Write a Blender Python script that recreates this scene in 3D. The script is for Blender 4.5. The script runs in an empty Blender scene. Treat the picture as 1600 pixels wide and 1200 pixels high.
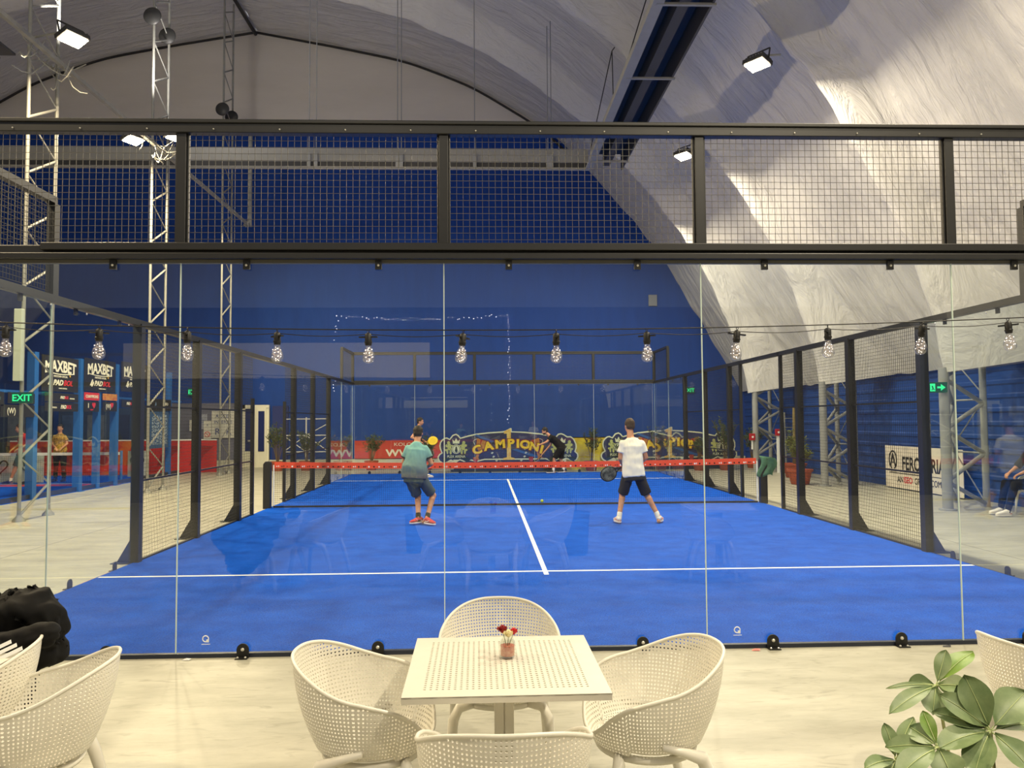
import bpy, bmesh, math, random
from mathutils import Vector, Matrix
PI = math.pi
random.seed(7)
SC = bpy.context.scene
COL = SC.collection

# ------------------------------------------------------------------ camera
cam_d = bpy.data.cameras.new('camera')
cam = bpy.data.objects.new('camera', cam_d); COL.objects.link(cam)
CAMP = Vector((-0.6984, -5.9434, 1.7508)); YAW, PIT, ROL, FPX = 0.03672, 0.04709, -0.00674, 1209.3
fw = Vector((math.sin(YAW)*math.cos(PIT), math.cos(YAW)*math.cos(PIT), math.sin(PIT)))
rt = Vector((math.cos(YAW), -math.sin(YAW), 0)); up = rt.cross(fw)
r2 = rt*math.cos(ROL)+up*math.sin(ROL); u2 = -rt*math.sin(ROL)+up*math.cos(ROL)
cam.matrix_world = Matrix(((r2.x, u2.x, -fw.x, CAMP.x), (r2.y, u2.y, -fw.y, CAMP.y), (r2.z, u2.z, -fw.z, CAMP.z), (0, 0, 0, 1)))
cam_d.sensor_fit = 'HORIZONTAL'; cam_d.sensor_width = 36; cam_d.lens = 36*FPX/1600
cam_d.clip_start = 0.05; cam_d.clip_end = 200
SC.camera = cam

# ------------------------------------------------------------------ world, exposure
w = bpy.data.worlds.new('world'); SC.world = w; w.use_nodes = True
w.node_tree.nodes['Background'].inputs[0].default_value = (0.80, 0.80, 0.84, 1)
w.node_tree.nodes['Background'].inputs[1].default_value = 0.34
SC.view_settings.view_transform = 'Standard'; SC.view_settings.look = 'None'
SC.view_settings.gamma = 1; SC.view_settings.use_curve_mapping = False
SC.view_settings.exposure = 0.0
SC.cycles.max_bounces = 10; SC.cycles.diffuse_bounces = 4; SC.cycles.glossy_bounces = 4
SC.cycles.transmission_bounces = 6; SC.cycles.transparent_max_bounces = 40
SC.cycles.sample_clamp_indirect = 6; SC.cycles.caustics_reflective = False; SC.cycles.caustics_refractive = False

def area(name, loc, aim, size, power, col, spread=180):
    d = bpy.data.lights.new(name, 'AREA'); d.shape = 'RECTANGLE'; d.size, d.size_y = size
    d.energy = power; d.color = col; d.spread = math.radians(spread)
    o = bpy.data.objects.new(name, d); COL.objects.link(o); o.location = loc
    o.rotation_euler = (Vector(aim)-Vector(loc)).to_track_quat('-Z', 'Y').to_euler()
    return o
WARM = (1.0, 0.80, 0.50); WARM2 = (1.0, 0.86, 0.62)
PW = 540
# floodlights on the masts in the middle of the hall and on the arches to the right (their housings are built further down)
MAST_LAMPS = [(-7.86, 7.6, 8.42), (-8.95, 12.4, 8.38), (-7.95, 12.4, 8.46), (-8.4, 18.6, 8.4), (-8.3, 2.4, 8.4), (-8.3, -3.0, 8.4)]
ARCH_LAMPS = [(4.53, 8.3, 8.42), (4.45, 13.4, 8.42), (4.5, 18.9, 8.42), (4.5, 2.9, 8.5), (4.5, -2.6, 8.5), (4.5, -8, 8.5)]
for p in MAST_LAMPS:
    area('floodlight_beam', p, (p[0]+2.2, p[1]+0.2, 0), (0.34, 0.26), PW, WARM)
for p in ARCH_LAMPS:
    area('floodlight_beam', p, (p[0]-1.4, p[1]-0.2, 0), (0.34, 0.26), PW, WARM2)
for p in ((-8.6, 8.8, 9.4), (-8.7, 13.2, 10.4), (-8.6, 2.5, 9.4)):      # added fill aimed upward to brighten gable and membrane, no fixtures
    area('roof_fill_light', p, (p[0]+1.5, p[1]+5, 17), (0.5, 0.3), 85, (1.0, 0.93, 0.84))
# lamps of the bar terrace behind the camera
area('terrace_lamp', (-2.6, -6.6, 7.2), (-1.0, -3.0, 0.4), (0.9, 0.4), 62, WARM2)
area('terrace_lamp', (2.2, -6.4, 7.2), (0.2, -3.0, 0.4), (0.9, 0.4), 50, WARM2)

# ------------------------------------------------------------------ materials
def lin(c):
    return tuple((x/12.92 if x <= 0.04045 else ((x+0.055)/1.055)**2.4) for x in c)
def rgb(r, g, b): return (*lin((r/255, g/255, b/255)), 1)
MATS = {}
def mat(name, col, rough=0.6, metal=0.0, noise=0.0, nscale=8, bump=0.0, bscale=60, col2=None, emit=None, estr=0, spec=0.5, stretch=None, sheen=0):
    if name in MATS: return MATS[name]
    m = bpy.data.materials.new(name); m.use_nodes = True; nt = m.node_tree; N = nt.nodes; L = nt.links
    b = N['Principled BSDF']; b.inputs['Base Color'].default_value = col; b.inputs['Roughness'].default_value = rough
    b.inputs['Metallic'].default_value = metal; b.inputs['Specular IOR Level'].default_value = spec
    if sheen: b.inputs['Sheen Weight'].default_value = sheen
    if noise or bump:
        tc = N.new('ShaderNodeTexCoord'); mp = N.new('ShaderNodeMapping'); L.new(tc.outputs['Object'], mp.inputs[0])
        if stretch: mp.inputs['Scale'].default_value = stretch
    if noise:
        n = N.new('ShaderNodeTexNoise'); n.inputs['Scale'].default_value = nscale; n.inputs['Detail'].default_value = 6
        n.inputs['Roughness'].default_value = 0.65; L.new(mp.outputs[0], n.inputs[0])
        mx = N.new('ShaderNodeMix'); mx.data_type = 'RGBA'
        c2 = col2 or tuple([c*(1-noise) for c in col[:3]]+[1])
        mx.inputs[6].default_value = col; mx.inputs[7].default_value = c2
        cr = N.new('ShaderNodeMapRange'); cr.inputs[1].default_value = 0.35; cr.inputs[2].default_value = 0.68
        L.new(n.outputs[0], cr.inputs[0]); L.new(cr.outputs[0], mx.inputs[0]); L.new(mx.outputs[2], b.inputs['Base Color'])
    if bump:
        n2 = N.new('ShaderNodeTexNoise'); n2.inputs['Scale'].default_value = bscale; n2.inputs['Detail'].default_value = 4
        L.new(mp.outputs[0], n2.inputs[0]); bp = N.new('ShaderNodeBump'); bp.inputs['Strength'].default_value = bump
        bp.inputs['Distance'].default_value = 0.02; L.new(n2.outputs[0], bp.inputs['Height']); L.new(bp.outputs[0], b.inputs['Normal'])
    if emit:
        b.inputs['Emission Color'].default_value = emit; b.inputs['Emission Strength'].default_value = estr
    MATS[name] = m; return m

def glass_mat(name, tint=(0.95, 0.975, 0.97), gloss=1.0, smear=0.0, rough=0.0, r0=0.045):
    m = bpy.data.materials.new(name); m.use_nodes = True; nt = m.node_tree; N = nt.nodes; L = nt.links
    N.remove(N['Principled BSDF']); out = N['Material Output']
    ge = N.new('ShaderNodeNewGeometry')
    dp = N.new('ShaderNodeVectorMath'); dp.operation = 'DOT_PRODUCT'; L.new(ge.outputs['Normal'], dp.inputs[0]); L.new(ge.outputs['Incoming'], dp.inputs[1])
    def mth(op, a, b=None):
        n = N.new('ShaderNodeMath'); n.operation = op
        for i, v in enumerate((a, b)):
            if v is None: continue
            if isinstance(v, (int, float)): n.inputs[i].default_value = v
            else: L.new(v, n.inputs[i])
        return n.outputs[0]
    c = mth('ABSOLUTE', dp.outputs['Value']); k = mth('POWER', mth('SUBTRACT', 1.0, c), 5.0)
    f = mth('MULTIPLY', mth('ADD', mth('MULTIPLY', k, 1-r0), r0), gloss)
    tr = N.new('ShaderNodeBsdfTransparent'); tr.inputs[0].default_value = (*tint, 1)
    gl = N.new('ShaderNodeBsdfGlossy'); gl.inputs['Roughness'].default_value = rough; gl.inputs[0].default_value = (1, 1, 1, 1)
    mx = N.new('ShaderNodeMixShader'); L.new(f, mx.inputs[0]); L.new(tr.outputs[0], mx.inputs[1]); L.new(gl.outputs[0], mx.inputs[2])
    last = mx.outputs[0]
    if smear:   # wiped, slightly dusty pane
        tc = N.new('ShaderNodeTexCoord'); n = N.new('ShaderNodeTexNoise'); n.inputs['Scale'].default_value = 1.6; n.inputs['Detail'].default_value = 8
        n.inputs['Distortion'].default_value = 1.5; L.new(tc.outputs['Object'], n.inputs[0])
        mr = N.new('ShaderNodeMapRange'); mr.inputs[1].default_value = 0.45; mr.inputs[2].default_value = 0.8; mr.inputs[3].default_value = smear*0.35; mr.inputs[4].default_value = smear
        L.new(n.outputs[0], mr.inputs[0]); df = N.new('ShaderNodeBsdfDiffuse'); df.inputs[0].default_value = (0.75, 0.78, 0.76, 1)
        m2 = N.new('ShaderNodeMixShader'); L.new(mr.outputs[0], m2.inputs[0]); L.new(last, m2.inputs[1]); L.new(df.outputs[0], m2.inputs[2]); last = m2.outputs[0]
    L.new(last, out.inputs[0]); MATS[name] = m; return m

M = {}
M['glass'] = glass_mat('court_glass', smear=0.004)
M['jar_glass'] = glass_mat('jar_glass', tint=(0.93, 0.96, 0.93), r0=0.09)
M['bulb_glass'] = glass_mat('bulb_glass', tint=(0.90, 0.89, 0.90), r0=0.10, smear=0.10)
M['glass_edge'] = mat('glass_edge', rgb(215, 232, 222), 0.25)  # pale tone stands for overhead light carried through the pane to its edge
M['black_steel'] = mat('black_steel', rgb(23, 24, 26), 0.42, 0.0, noise=0.25, nscale=14, spec=0.6)
M['navy_steel'] = mat('navy_steel', rgb(26, 34, 52), 0.45, spec=0.6)
M['wire'] = mat('mesh_wire', rgb(84, 82, 76), 0.45, 0.1)
M['galv'] = mat('galvanised_steel', rgb(150, 150, 143), 0.5, 0.15, noise=0.2, nscale=6)
M['grey_steel'] = mat('grey_painted_steel', rgb(150, 152, 152), 0.5, 0.0, noise=0.12, nscale=5)
M['beam'] = mat('beam_paint', rgb(150, 150, 146), 0.6, noise=0.1, nscale=3)
M['beam_dark'] = mat('beam_dark_grey', rgb(66, 66, 68), 0.7)  # darker grey for undersides, lower flanges and channel insides
M['bolt'] = mat('bolt_steel', rgb(215, 213, 205), 0.3, 0.5)
M['plastic_white'] = mat('white_plastic', rgb(228, 225, 214), 0.38, noise=0.05, nscale=9, spec=0.5)
M['table_white'] = mat('table_white', rgb(214, 210, 198), 0.4, noise=0.04, nscale=12)
M['white_line'] = mat('white_line_paint', rgb(236, 238, 238), 0.8)
M['black'] = mat('black_rubber', rgb(18, 18, 18), 0.5)
M['net'] = mat('net_cord', rgb(20, 22, 26), 0.8)
M['skin'] = mat('skin', rgb(205, 152, 118), 0.5, noise=0.12, nscale=9, col2=rgb(186, 128, 98))
M['hair'] = mat('dark_hair', rgb(34, 27, 22), 0.7, noise=0.4, nscale=60)
M['hair2'] = mat('brown_hair', rgb(66, 48, 36), 0.7, noise=0.4, nscale=60)
M['lamp_face'] = mat('lamp_face', (1, 1, 1, 1), 0.4, emit=(1.0, 0.83, 0.55, 1), estr=60)
M['lamp_body'] = mat('lamp_body', rgb(60, 60, 60), 0.5, 0.3)

# ------------------------------------------------------------------ mesh helpers
class MB:
    def __init__(s): s.v = []; s.f = []; s.mi = []
    def add(s, vs, fs, mi=0):
        o = len(s.v); s.v.extend([tuple(v) for v in vs]); s.f.extend([tuple(i+o for i in f) for f in fs]); s.mi.extend([mi]*len(fs)); return s
    def box(s, x0, x1, y0, y1, z0, z1, mi=0):
        vs = [(x, y, z) for x in (x0, x1) for y in (y0, y1) for z in (z0, z1)]
        return s.add(vs, [(0, 1, 3, 2), (4, 6, 7, 5), (0, 4, 5, 1), (2, 3, 7, 6), (0, 2, 6, 4), (1, 5, 7, 3)], mi)
    def bar(s, a, b, r, n=6, r2=None, mi=0, caps=True):
        a = Vector(a); b = Vector(b); d = (b-a); 
        if d.length < 1e-6: return s
        d.normalize(); t = Vector((0, 0, 1)) if abs(d.z) < 0.9 else Vector((1, 0, 0))
        u = d.cross(t).normalized(); v = d.cross(u); r2 = r if r2 is None else r2
        off = PI/4 if n == 4 else 0
        vs = []
        for (c, rr) in ((a, r), (b, r2)):
            for i in range(n):
                an = 2*PI*i/n+off; vs.append(c+(u*math.cos(an)+v*math.sin(an))*rr)
        fs = [(i, (i+1) % n, n+(i+1) % n, n+i) for i in range(n)]
        if caps: fs += [tuple(range(n-1, -1, -1)), tuple(range(n, 2*n))]
        return s.add(vs, fs, mi)
    def tube(s, pts, r, n=8, mi=0, closed=False, taper=None):
        pts = [Vector(p) for p in pts]; m = len(pts); vs = []; pu = None
        for k, p in enumerate(pts):
            if closed: d = pts[(k+1) % m]-pts[k-1]
            else: d = pts[min(k+1, m-1)]-pts[max(k-1, 0)]
            d.normalize()
            if pu is None:
                t = Vector((0, 0, 1)) if abs(d.z) < 0.9 else Vector((1, 0, 0)); u = d.cross(t).normalized()
            else: u = (pu-d*pu.dot(d)).normalized()
            pu = u; v = d.cross(u); rr = r if taper is None else taper[k]
            for i in range(n):
                an = 2*PI*i/n; vs.append(p+(u*math.cos(an)+v*math.sin(an))*rr)
        fs = []
        for k in range(m if closed else m-1):
            a = k*n; b = ((k+1) % m)*n
            for i in range(n): fs.append((a+i, a+(i+1) % n, b+(i+1) % n, b+i))
        if not closed: fs += [tuple(range(n-1, -1, -1)), tuple(range((m-1)*n, m*n))]
        return s.add(vs, fs, mi)
    def lathe(s, prof, c=(0, 0, 0), n=24, mi=0, capb=True, capt=True):
        vs = []; k = len(prof)
        for (r, z) in prof:
            for i in range(n):
                an = 2*PI*i/n; vs.append((c[0]+r*math.cos(an), c[1]+r*math.sin(an), c[2]+z))
        fs = [(j*n+i, j*n+(i+1) % n, (j+1)*n+(i+1) % n, (j+1)*n+i) for j in range(k-1) for i in range(n)]
        if capb: fs.append(tuple(range(n-1, -1, -1)))
        if capt: fs.append(tuple(range((k-1)*n, k*n)))
        return s.add(vs, fs, mi)
    def ell(s, c, r, n=12, m=8, rot=None, mi=0):
        vs = [(0, 0, -1)]
        for j in range(1, m):
            ph = -PI/2+PI*j/m
            for i in range(n): an = 2*PI*i/n; vs.append((math.cos(ph)*math.cos(an), math.cos(ph)*math.sin(an), math.sin(ph)))
        vs.append((0, 0, 1)); R = rot or Matrix.Identity(3); c = Vector(c)
        vs = [c+R @ Vector((x*r[0], y*r[1], z*r[2])) for x, y, z in vs]
        fs = [(0, 1+(i+1) % n, 1+i) for i in range(n)]
        for j in range(m-2):
            for i in range(n): a = 1+j*n; fs.append((a+i, a+(i+1) % n, a+n+(i+1) % n, a+n+i))
        a = 1+(m-2)*n; fs += [(a+i, a+(i+1) % n, len(vs)-1) for i in range(n)]
        return s.add(vs, fs, mi)
    def cap(s, a, b, ra, rb, n=12):     # rounded, tapered limb
        a = Vector(a); b = Vector(b); d = b-a; L_ = d.length
        if L_ < 1e-5: return s.ell(a, (ra, ra, ra), n, 8)
        d.normalize(); t = Vector((0, 0, 1)) if abs(d.z) < 0.9 else Vector((1, 0, 0)); u = d.cross(t).normalized(); v = d.cross(u)
        rings = []
        for k in range(1, 5): an = -PI/2+k*PI/8; rings.append((a+d*(math.sin(an)*ra), math.cos(an)*ra))
        for k in range(0, 4): an = k*PI/8; rings.append((b+d*(math.sin(an)*rb), math.cos(an)*rb))
        vs = [a-d*ra]
        for c, r in rings:
            for i in range(n): an = 2*PI*i/n; vs.append(c+(u*math.cos(an)+v*math.sin(an))*r)
        vs.append(b+d*rb); fs = [(0, 1+(i+1) % n, 1+i) for i in range(n)]
        for j in range(len(rings)-1):
            for i in range(n): q = 1+j*n; fs.append((q+i, q+(i+1) % n, q+n+(i+1) % n, q+n+i))
        q = 1+(len(rings)-1)*n; fs += [(q+i, q+(i+1) % n, len(vs)-1) for i in range(n)]
        return s.add(vs, fs)
    def loft(s, rings, n=20, mi=0):     # rings: (centre, right vec, fwd vec, power)
        vs = []
        for (c, rx, ry, *pw) in rings:
            c = Vector(c); rx = Vector(rx); ry = Vector(ry); p = pw[0] if pw else 2.0
            for i in range(n):
                an = 2*PI*i/n; ca, sa = math.cos(an), math.sin(an)
                vs.append(c+rx*(math.copysign(abs(ca)**(2/p), ca))+ry*(math.copysign(abs(sa)**(2/p), sa)))
        fs = [(j*n+i, j*n+(i+1) % n, (j+1)*n+(i+1) % n, (j+1)*n+i) for j in range(len(rings)-1) for i in range(n)]
        fs += [tuple(range(n-1, -1, -1)), tuple(range((len(rings)-1)*n, len(rings)*n))]
        return s.add(vs, fs, mi)
    def poly(s, pts, y0, y1, mi=0):     # outline in x,z extruded along y
        n = len(pts); vs = [(x, y0, z) for x, z in pts]+[(x, y1, z) for x, z in pts]
        return s.add(vs, [tuple(range(n)), tuple(range(2*n-1, n-1, -1))]+[(i, n+i, n+(i+1) % n, (i+1) % n) for i in range(n)], mi)
    def xf(s, mtx):
        s.v = [tuple(mtx @ Vector(v)) for v in s.v]; return s
    def mesh(s, name):
        me = bpy.data.meshes.new(name); me.from_pydata(s.v, [], s.f); return me
    def build(s, name, mats, parent=None, smooth=None, loc=None):
        if not s.v: return None
        me = s.mesh(name)
        if not isinstance(mats, (list, tuple)): mats = [mats]
        for m in mats: me.materials.append(m)
        if any(s.mi): me.polygons.foreach_set('material_index', s.mi)
        bm = bmesh.new(); bm.from_mesh(me); bmesh.ops.recalc_face_normals(bm, faces=bm.faces); bm.to_mesh(me); bm.free()
        if smooth is not None:
            me.polygons.foreach_set('use_smooth', [True]*len(me.polygons)); me.update()
            if smooth < 180: me.set_sharp_from_angle(angle=math.radians(smooth))
        o = bpy.data.objects.new(name, me); COL.objects.link(o)
        if parent is not None: o.parent = parent
        if loc is not None: o.location = loc
        return o

def tag(o, label=None, cat=None, group=None, kind=None):
    if label: o['label'] = label
    if cat: o['category'] = cat
    if group: o['group'] = group
    if kind: o['kind'] = kind
    return o
def thing(name, label, cat, loc=(0, 0, 0), rz=0, group=None):
    o = bpy.data.objects.new(name, None); COL.objects.link(o); o.location = loc; o.rotation_euler = (0, 0, rz)
    o.empty_display_size = 0.1
    return tag(o, label, cat, group)
def kids(o): return [c for c in bpy.data.objects if c.parent == o]
def dup(root, loc, rz, label=None, group=None):
    r = root.copy(); COL.objects.link(r); r.location = loc; r.rotation_euler = (0, 0, rz)
    if label: r['label'] = label
    if group: r['group'] = group
    for ch in kids(root):
        if ch == r: continue
        c = ch.copy(); COL.objects.link(c); c.parent = r
        for g in kids(ch):
            d = g.copy(); COL.objects.link(d); d.parent = c
    return r
def struct(o): o['kind'] = 'structure'; return o
def bevel(o, wd=0.004, seg=2):
    m = o.modifiers.new('bevel', 'BEVEL'); m.width = wd; m.segments = seg; m.limit_method = 'ANGLE'; return o
def bake(o):
    dg = bpy.context.evaluated_depsgraph_get(); me = bpy.data.meshes.new_from_object(o.evaluated_get(dg))
    old = o.data; o.modifiers.clear(); o.data = me; bpy.data.meshes.remove(old); return o

# lettering as solid letters: returns vertices/faces of a word lying in x,z, centred, height h
def letters(txt, h, depth=0.004, bold=0.0, shear=0.0, squeeze=1.0, arc=0.0, align='CENTER'):
    cu = bpy.data.curves.new('lettering', 'FONT'); cu.body = txt; cu.size = 1; cu.offset = bold; cu.extrude = depth/2/h*0.7; cu.shear = shear
    cu.align_x = align; cu.resolution_u = 3
    ob = bpy.data.objects.new('lettering', cu); COL.objects.link(ob)
    dg = bpy.context.evaluated_depsgraph_get(); me = bpy.data.meshes.new_from_object(ob.evaluated_get(dg))
    k = h/0.7
    vs = [(v.co.x*k*squeeze, v.co.z*k, v.co.y*k-h/2) for v in me.vertices]
    if arc: vs = [(x, y, z-arc*x*x) for x, y, z in vs]
    fs = [tuple(p.vertices) for p in me.polygons]
    COL.objects.unlink(ob); bpy.data.objects.remove(ob); bpy.data.curves.remove(cu); bpy.data.meshes.remove(me)
    return vs, fs
def put_text(mb, txt, h, x, y, z, mi=0, **k):
    vs, fs = letters(txt, h, **k); mb.add([(a+x, b+y, c+z) for a, b, c in vs], fs, mi); return mb

# ------------------------------------------------------------------ hall: floor, vault, walls
M['floor'] = mat('concrete_floor', rgb(186, 183, 168), 0.42, noise=0.22, nscale=1.3, bump=0.06, bscale=25, col2=rgb(156, 153, 137), stretch=(0.8, 2.6, 1))
def floor_material():
    m = M['floor']; nt = m.node_tree; N = nt.nodes; L = nt.links; b = N['Principled BSDF']
    src = b.inputs['Base Color'].links[0].from_socket
    tc = N.new('ShaderNodeTexCoord'); n = N.new('ShaderNodeTexNoise'); n.inputs['Scale'].default_value = 7; n.inputs['Detail'].default_value = 9; n.inputs['Distortion'].default_value = 2.2
    mp = N.new('ShaderNodeMapping'); mp.inputs['Scale'].default_value = (0.45, 1.6, 1); L.new(tc.outputs['Object'], mp.inputs[0]); L.new(mp.outputs[0], n.inputs[0])
    mr = N.new('ShaderNodeMapRange'); mr.inputs[1].default_value = 0.56; mr.inputs[2].default_value = 0.72; L.new(n.outputs[0], mr.inputs[0])
    mx = N.new('ShaderNodeMix'); mx.data_type = 'RGBA'; mx.inputs[7].default_value = rgb(132, 128, 112)
    ml = N.new('ShaderNodeMath'); ml.operation = 'MULTIPLY'; ml.inputs[1].default_value = 0.55; L.new(mr.outputs[0], ml.inputs[0])
    L.new(ml.outputs[0], mx.inputs[0]); L.new(src, mx.inputs[6]); L.new(mx.outputs[2], b.inputs['Base Color'])
floor_material()
f = MB(); f.box(-29.2, 9.8, -14, 24.8, -0.2, 0)
struct(f.build('floor', M['floor']))
# saw-cut joints in the slab
j = MB()
for yy in (-3.33, 24.0): j.box(-29, 9.7, yy, yy+0.006, 0.0, 0.0012)
for xx in (-13.6, -7.0, 5.9): j.box(xx, xx+0.006, -13.9, 24.7, 0.0, 0.0012)
for yy in (2.6, 8.1, 13.6, 19.1): j.box(-10.9, -5.3, yy, yy+0.006, 0, 0.0012); j.box(5.3, 9.7, yy, yy+0.006, 0, 0.0012)
struct(j.build('trim_1', mat('slab_joint', rgb(120, 116, 102), 0.8)))

OUT = [(9.65, 2.85), (9.15, 3.75), (8.4, 5.0), (7.6, 6.35), (6.85, 7.7), (6.1, 8.75), (4.95, 10.3), (3.7, 11.7), (1.8, 13.55), (-1.0, 15.25), (-3.6, 16.25), (-6.6, 16.85), (-9.7, 17.4)]
INN = [(8.02, 2.6), (7.9, 3.6), (7.5, 4.8), (6.98, 6.0), (6.35, 7.2), (5.55, 8.4), (4.62, 9.55), (3.9, 10.3), (2.75, 11.6), (1.2, 12.8), (-0.3, 13.85), (-3.4, 15.2), (-9.7, 16.7)]
RIBS = [-7.95, -2.5, 2.95, 8.4, 13.85, 19.3]
def resample(P, n):
    L = [0]
    for a, b in zip(P, P[1:]): L.append(L[-1]+math.dist(a, b))
    out = []
    for i in range(n+1):
        s = L[-1]*i/n; k = 0
        while k < len(P)-2 and L[k+1] < s: k += 1
        u = (s-L[k])/(L[k+1]-L[k]); out.append((P[k][0]*(1-u)+P[k+1][0]*u, P[k][1]*(1-u)+P[k+1][1]*u))
    return out
def smoothp(P, it=3):
    for _ in range(it): P = [P[0]]+[((a[0]+2*b[0]+c[0])/4, (a[1]+2*b[1]+c[1])/4) for a, b, c in zip(P, P[1:], P[2:])]+[P[-1]]
    return P
from mathutils import noise as mn
NT = 110
OS = smoothp(resample(OUT, NT), 12); IS = smoothp(resample(INN, NT), 12)
def vault(name, sgn, y0, y1, dy, label_mat):
    mb = MB(); ny = int((y1-y0)/dy); vs = []
    for j_ in range(ny+1):
        y = y0+(y1-y0)*j_/ny
        d = min(abs(y-r) for r in RIBS); ww = max(0, 1-max(0, d-0.05)/0.5); ww = ww**1.15
        dn = min((abs(y-r), y-r) for r in RIBS)[1]
        for i in range(NT+1):
            (xo, zo), (xi, zi) = OS[i], IS[i]
            x = xo*(1-ww)+xi*ww; z = zo*(1-ww)+zi*ww
            s_ = i/NT*24
            # cloth: tension folds fanning from the ribs, larger soft billows
            q = mn.noise(Vector((s_*0.55+y*0.5, y*2.1-s_*0.9, 3.1)))*0.055+mn.noise(Vector((s_*1.3, y*0.35+s_*0.2, 9.0)))*0.05
            q += mn.noise(Vector((s_*0.25, y*0.22, 5.5)))*0.10*(1-ww)
            # soft billow between arches: cloth hangs a little below the outer chord
            fy = math.sin(PI*min(1, d/2.72)); q += 0.10*(1-ww)*fy
            if i % 9 == 4 and i > 8: q += 0.022
            if i < 9: q *= 0.5+i/18; z += 0.09*math.sin(y*2.3)*mn.noise(Vector((y*1.2, 0, 0)))
            nx, nz = -0.75, -0.65
            x += nx*q; z += nz*q
            if sgn < 0: x = -19.4-x
            vs.append((x, y, z))
    fs = []
    for j_ in range(ny):
        for i in range(NT): a = j_*(NT+1)+i; fs.append((a, a+1, a+NT+2, a+NT+1))
    mb.add(vs, fs); return struct(mb.build(name, label_mat, smooth=180))
M['membrane'] = mat('tent_membrane', rgb(206, 205, 203), 0.5, noise=0.06, nscale=1.5, bump=0.35, bscale=2.2, stretch=(1.6, 0.8, 0.55), spec=0.35)
def membrane_bump():
    m = M['membrane']; nt = m.node_tree; N = nt.nodes; L = nt.links; b = N['Principled BSDF']
    tc = N.new('ShaderNodeTexCoord'); mp = N.new('ShaderNodeMapping'); mp.inputs['Rotation'].default_value = (0.6, 0.3, 0.2); mp.inputs['Scale'].default_value = (0.6, 3.2, 0.5)
    L.new(tc.outputs['Object'], mp.inputs[0]); n = N.new('ShaderNodeTexNoise'); n.inputs['Scale'].default_value = 1.1; n.inputs['Detail'].default_value = 5; n.inputs['Roughness'].default_value = 0.6; n.inputs['Distortion'].default_value = 0.9
    L.new(mp.outputs[0], n.inputs[0]); bp = N.new('ShaderNodeBump'); bp.inputs['Strength'].default_value = 0.8; bp.inputs['Distance'].default_value = 0.16
    L.new(n.outputs[0], bp.inputs['Height']); old = b.inputs['Normal'].links[0].from_socket; L.new(old, bp.inputs['Normal']); L.new(bp.outputs[0], b.inputs['Normal'])
membrane_bump()
vault('ceiling', 1, -13.5, 24.75, 0.09, M['membrane'])
vault('ceiling_left_slope', -1, -13.5, 24.75, 0.25, M['membrane'])

def gable_x(z):      # half-width of the end wall at a height
    for (x0, z0), (x1, z1) in zip(OS, OS[1:]):
        if z0 <= z <= z1: return x0+(x1-x0)*(z-z0)/(z1-z0)
    return OS[0][0]
ZB = 13.15
right = [(9.8, 0), (9.8, 2.85)]+[(x+0.1, z+0.05) for x, z in OS if 2.9 < z < ZB]+[(gable_x(ZB)+0.1, ZB)]
left = [(-19.4-x, z) for x, z in reversed(right)]
M['blue_wall'] = mat('blue_end_wall', rgb(20, 66, 150), 0.75, noise=0.14, nscale=1.2, bump=0.10, bscale=3, stretch=(3, 1, 0.5), spec=0.3)
g = MB(); g.poly(right+left, 24.75, 24.9); struct(g.build('wall_back', M['blue_wall']))
upr = [(gable_x(ZB)+0.1, ZB)]+[(x+0.1, z+0.05) for x, z in OS if z > ZB]
upl = [(-19.4-x, z) for x, z in reversed(upr[:-1])]
M['grey_gable'] = mat('gable_fabric', rgb(222, 216, 206), 0.7, noise=0.08, nscale=0.5, bump=0.4, bscale=0.9, stretch=(0.6, 1, 2.2), spec=0.25)
g = MB(); g.poly(upr+upl, 24.72, 24.9); struct(g.build('wall_back_upper', M['grey_gable']))
# plinth along the end wall
g = MB(); g.box(-29, 9.7, 24.62, 24.75, 0, 0.28); struct(g.build('baseboard_back', mat('plinth', rgb(205, 205, 190), 0.7, noise=0.15, nscale=3)))
# side walls, horizontally ribbed sheet
M['blue_sheet'] = mat('blue_ribbed_sheet', rgb(24, 66, 140), 0.45, noise=0.1, nscale=1.0, spec=0.5)
def ribbed(name, x, sg, y0, y1, h):
    mb = MB(); vs = []; fs = []; z = 0; prof = []
    while z < h:
        prof += [(0, z), (0, z+0.16), (0.03, z+0.19), (0.03, z+0.25)]; z += 0.28
    for (d, zz) in prof:
        vs += [(x-sg*d, y0, min(zz, h)), (x-sg*d, y1, min(zz, h))]
    for i in range(len(prof)-1): fs.append((2*i, 2*i+1, 2*i+3, 2*i+2))
    mb.add(vs, fs); return struct(mb.build(name, M['blue_sheet']))
ribbed('wall_right', 9.78, 1, -13.5, 24.75, 3.3)
ribbed('wall_left', -29.18, -1, -13.5, 24.75, 3.3)
# bar front behind the terrace (it shows mirrored in the court glass)
g = MB(); g.box(-14, 9.6, -11.6, -11.4, 0, 4.3); struct(g.build('wall_bar', mat('bar_wall', rgb(62, 58, 60), 0.7, noise=0.4, nscale=2)))
g = MB(); g.box(-8.6, -1.9, -11.4, -11.3, 2.72, 3.5); struct(g.build('trim_2', mat('bar_fascia', rgb(225, 222, 214), 0.6)))

# seam rope along the gable, ridge tube, roof purlins
t = MB(); pts = [(x-0.1, 24.55, z-0.12) for x, z in OS if z > 12.2]; pts2 = [(-19.4-x, y, z) for x, y, z in reversed(pts[:-1])]
t.tube(pts+pts2, 0.045, 6)
tag(t.build('seam_rope', M['black'], smooth=60), 'dark seam rope curving along the top of the grey gable fabric', 'rope')
t = MB(); t.bar((-9.72, 24.6, 17.22), (-9.72, 3, 16.9), 0.07, 8); tag(t.build('ridge_tube', M['black_steel'], smooth=60), 'dark ridge tube running back from the peak of the grey gable', 'tube')

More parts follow.
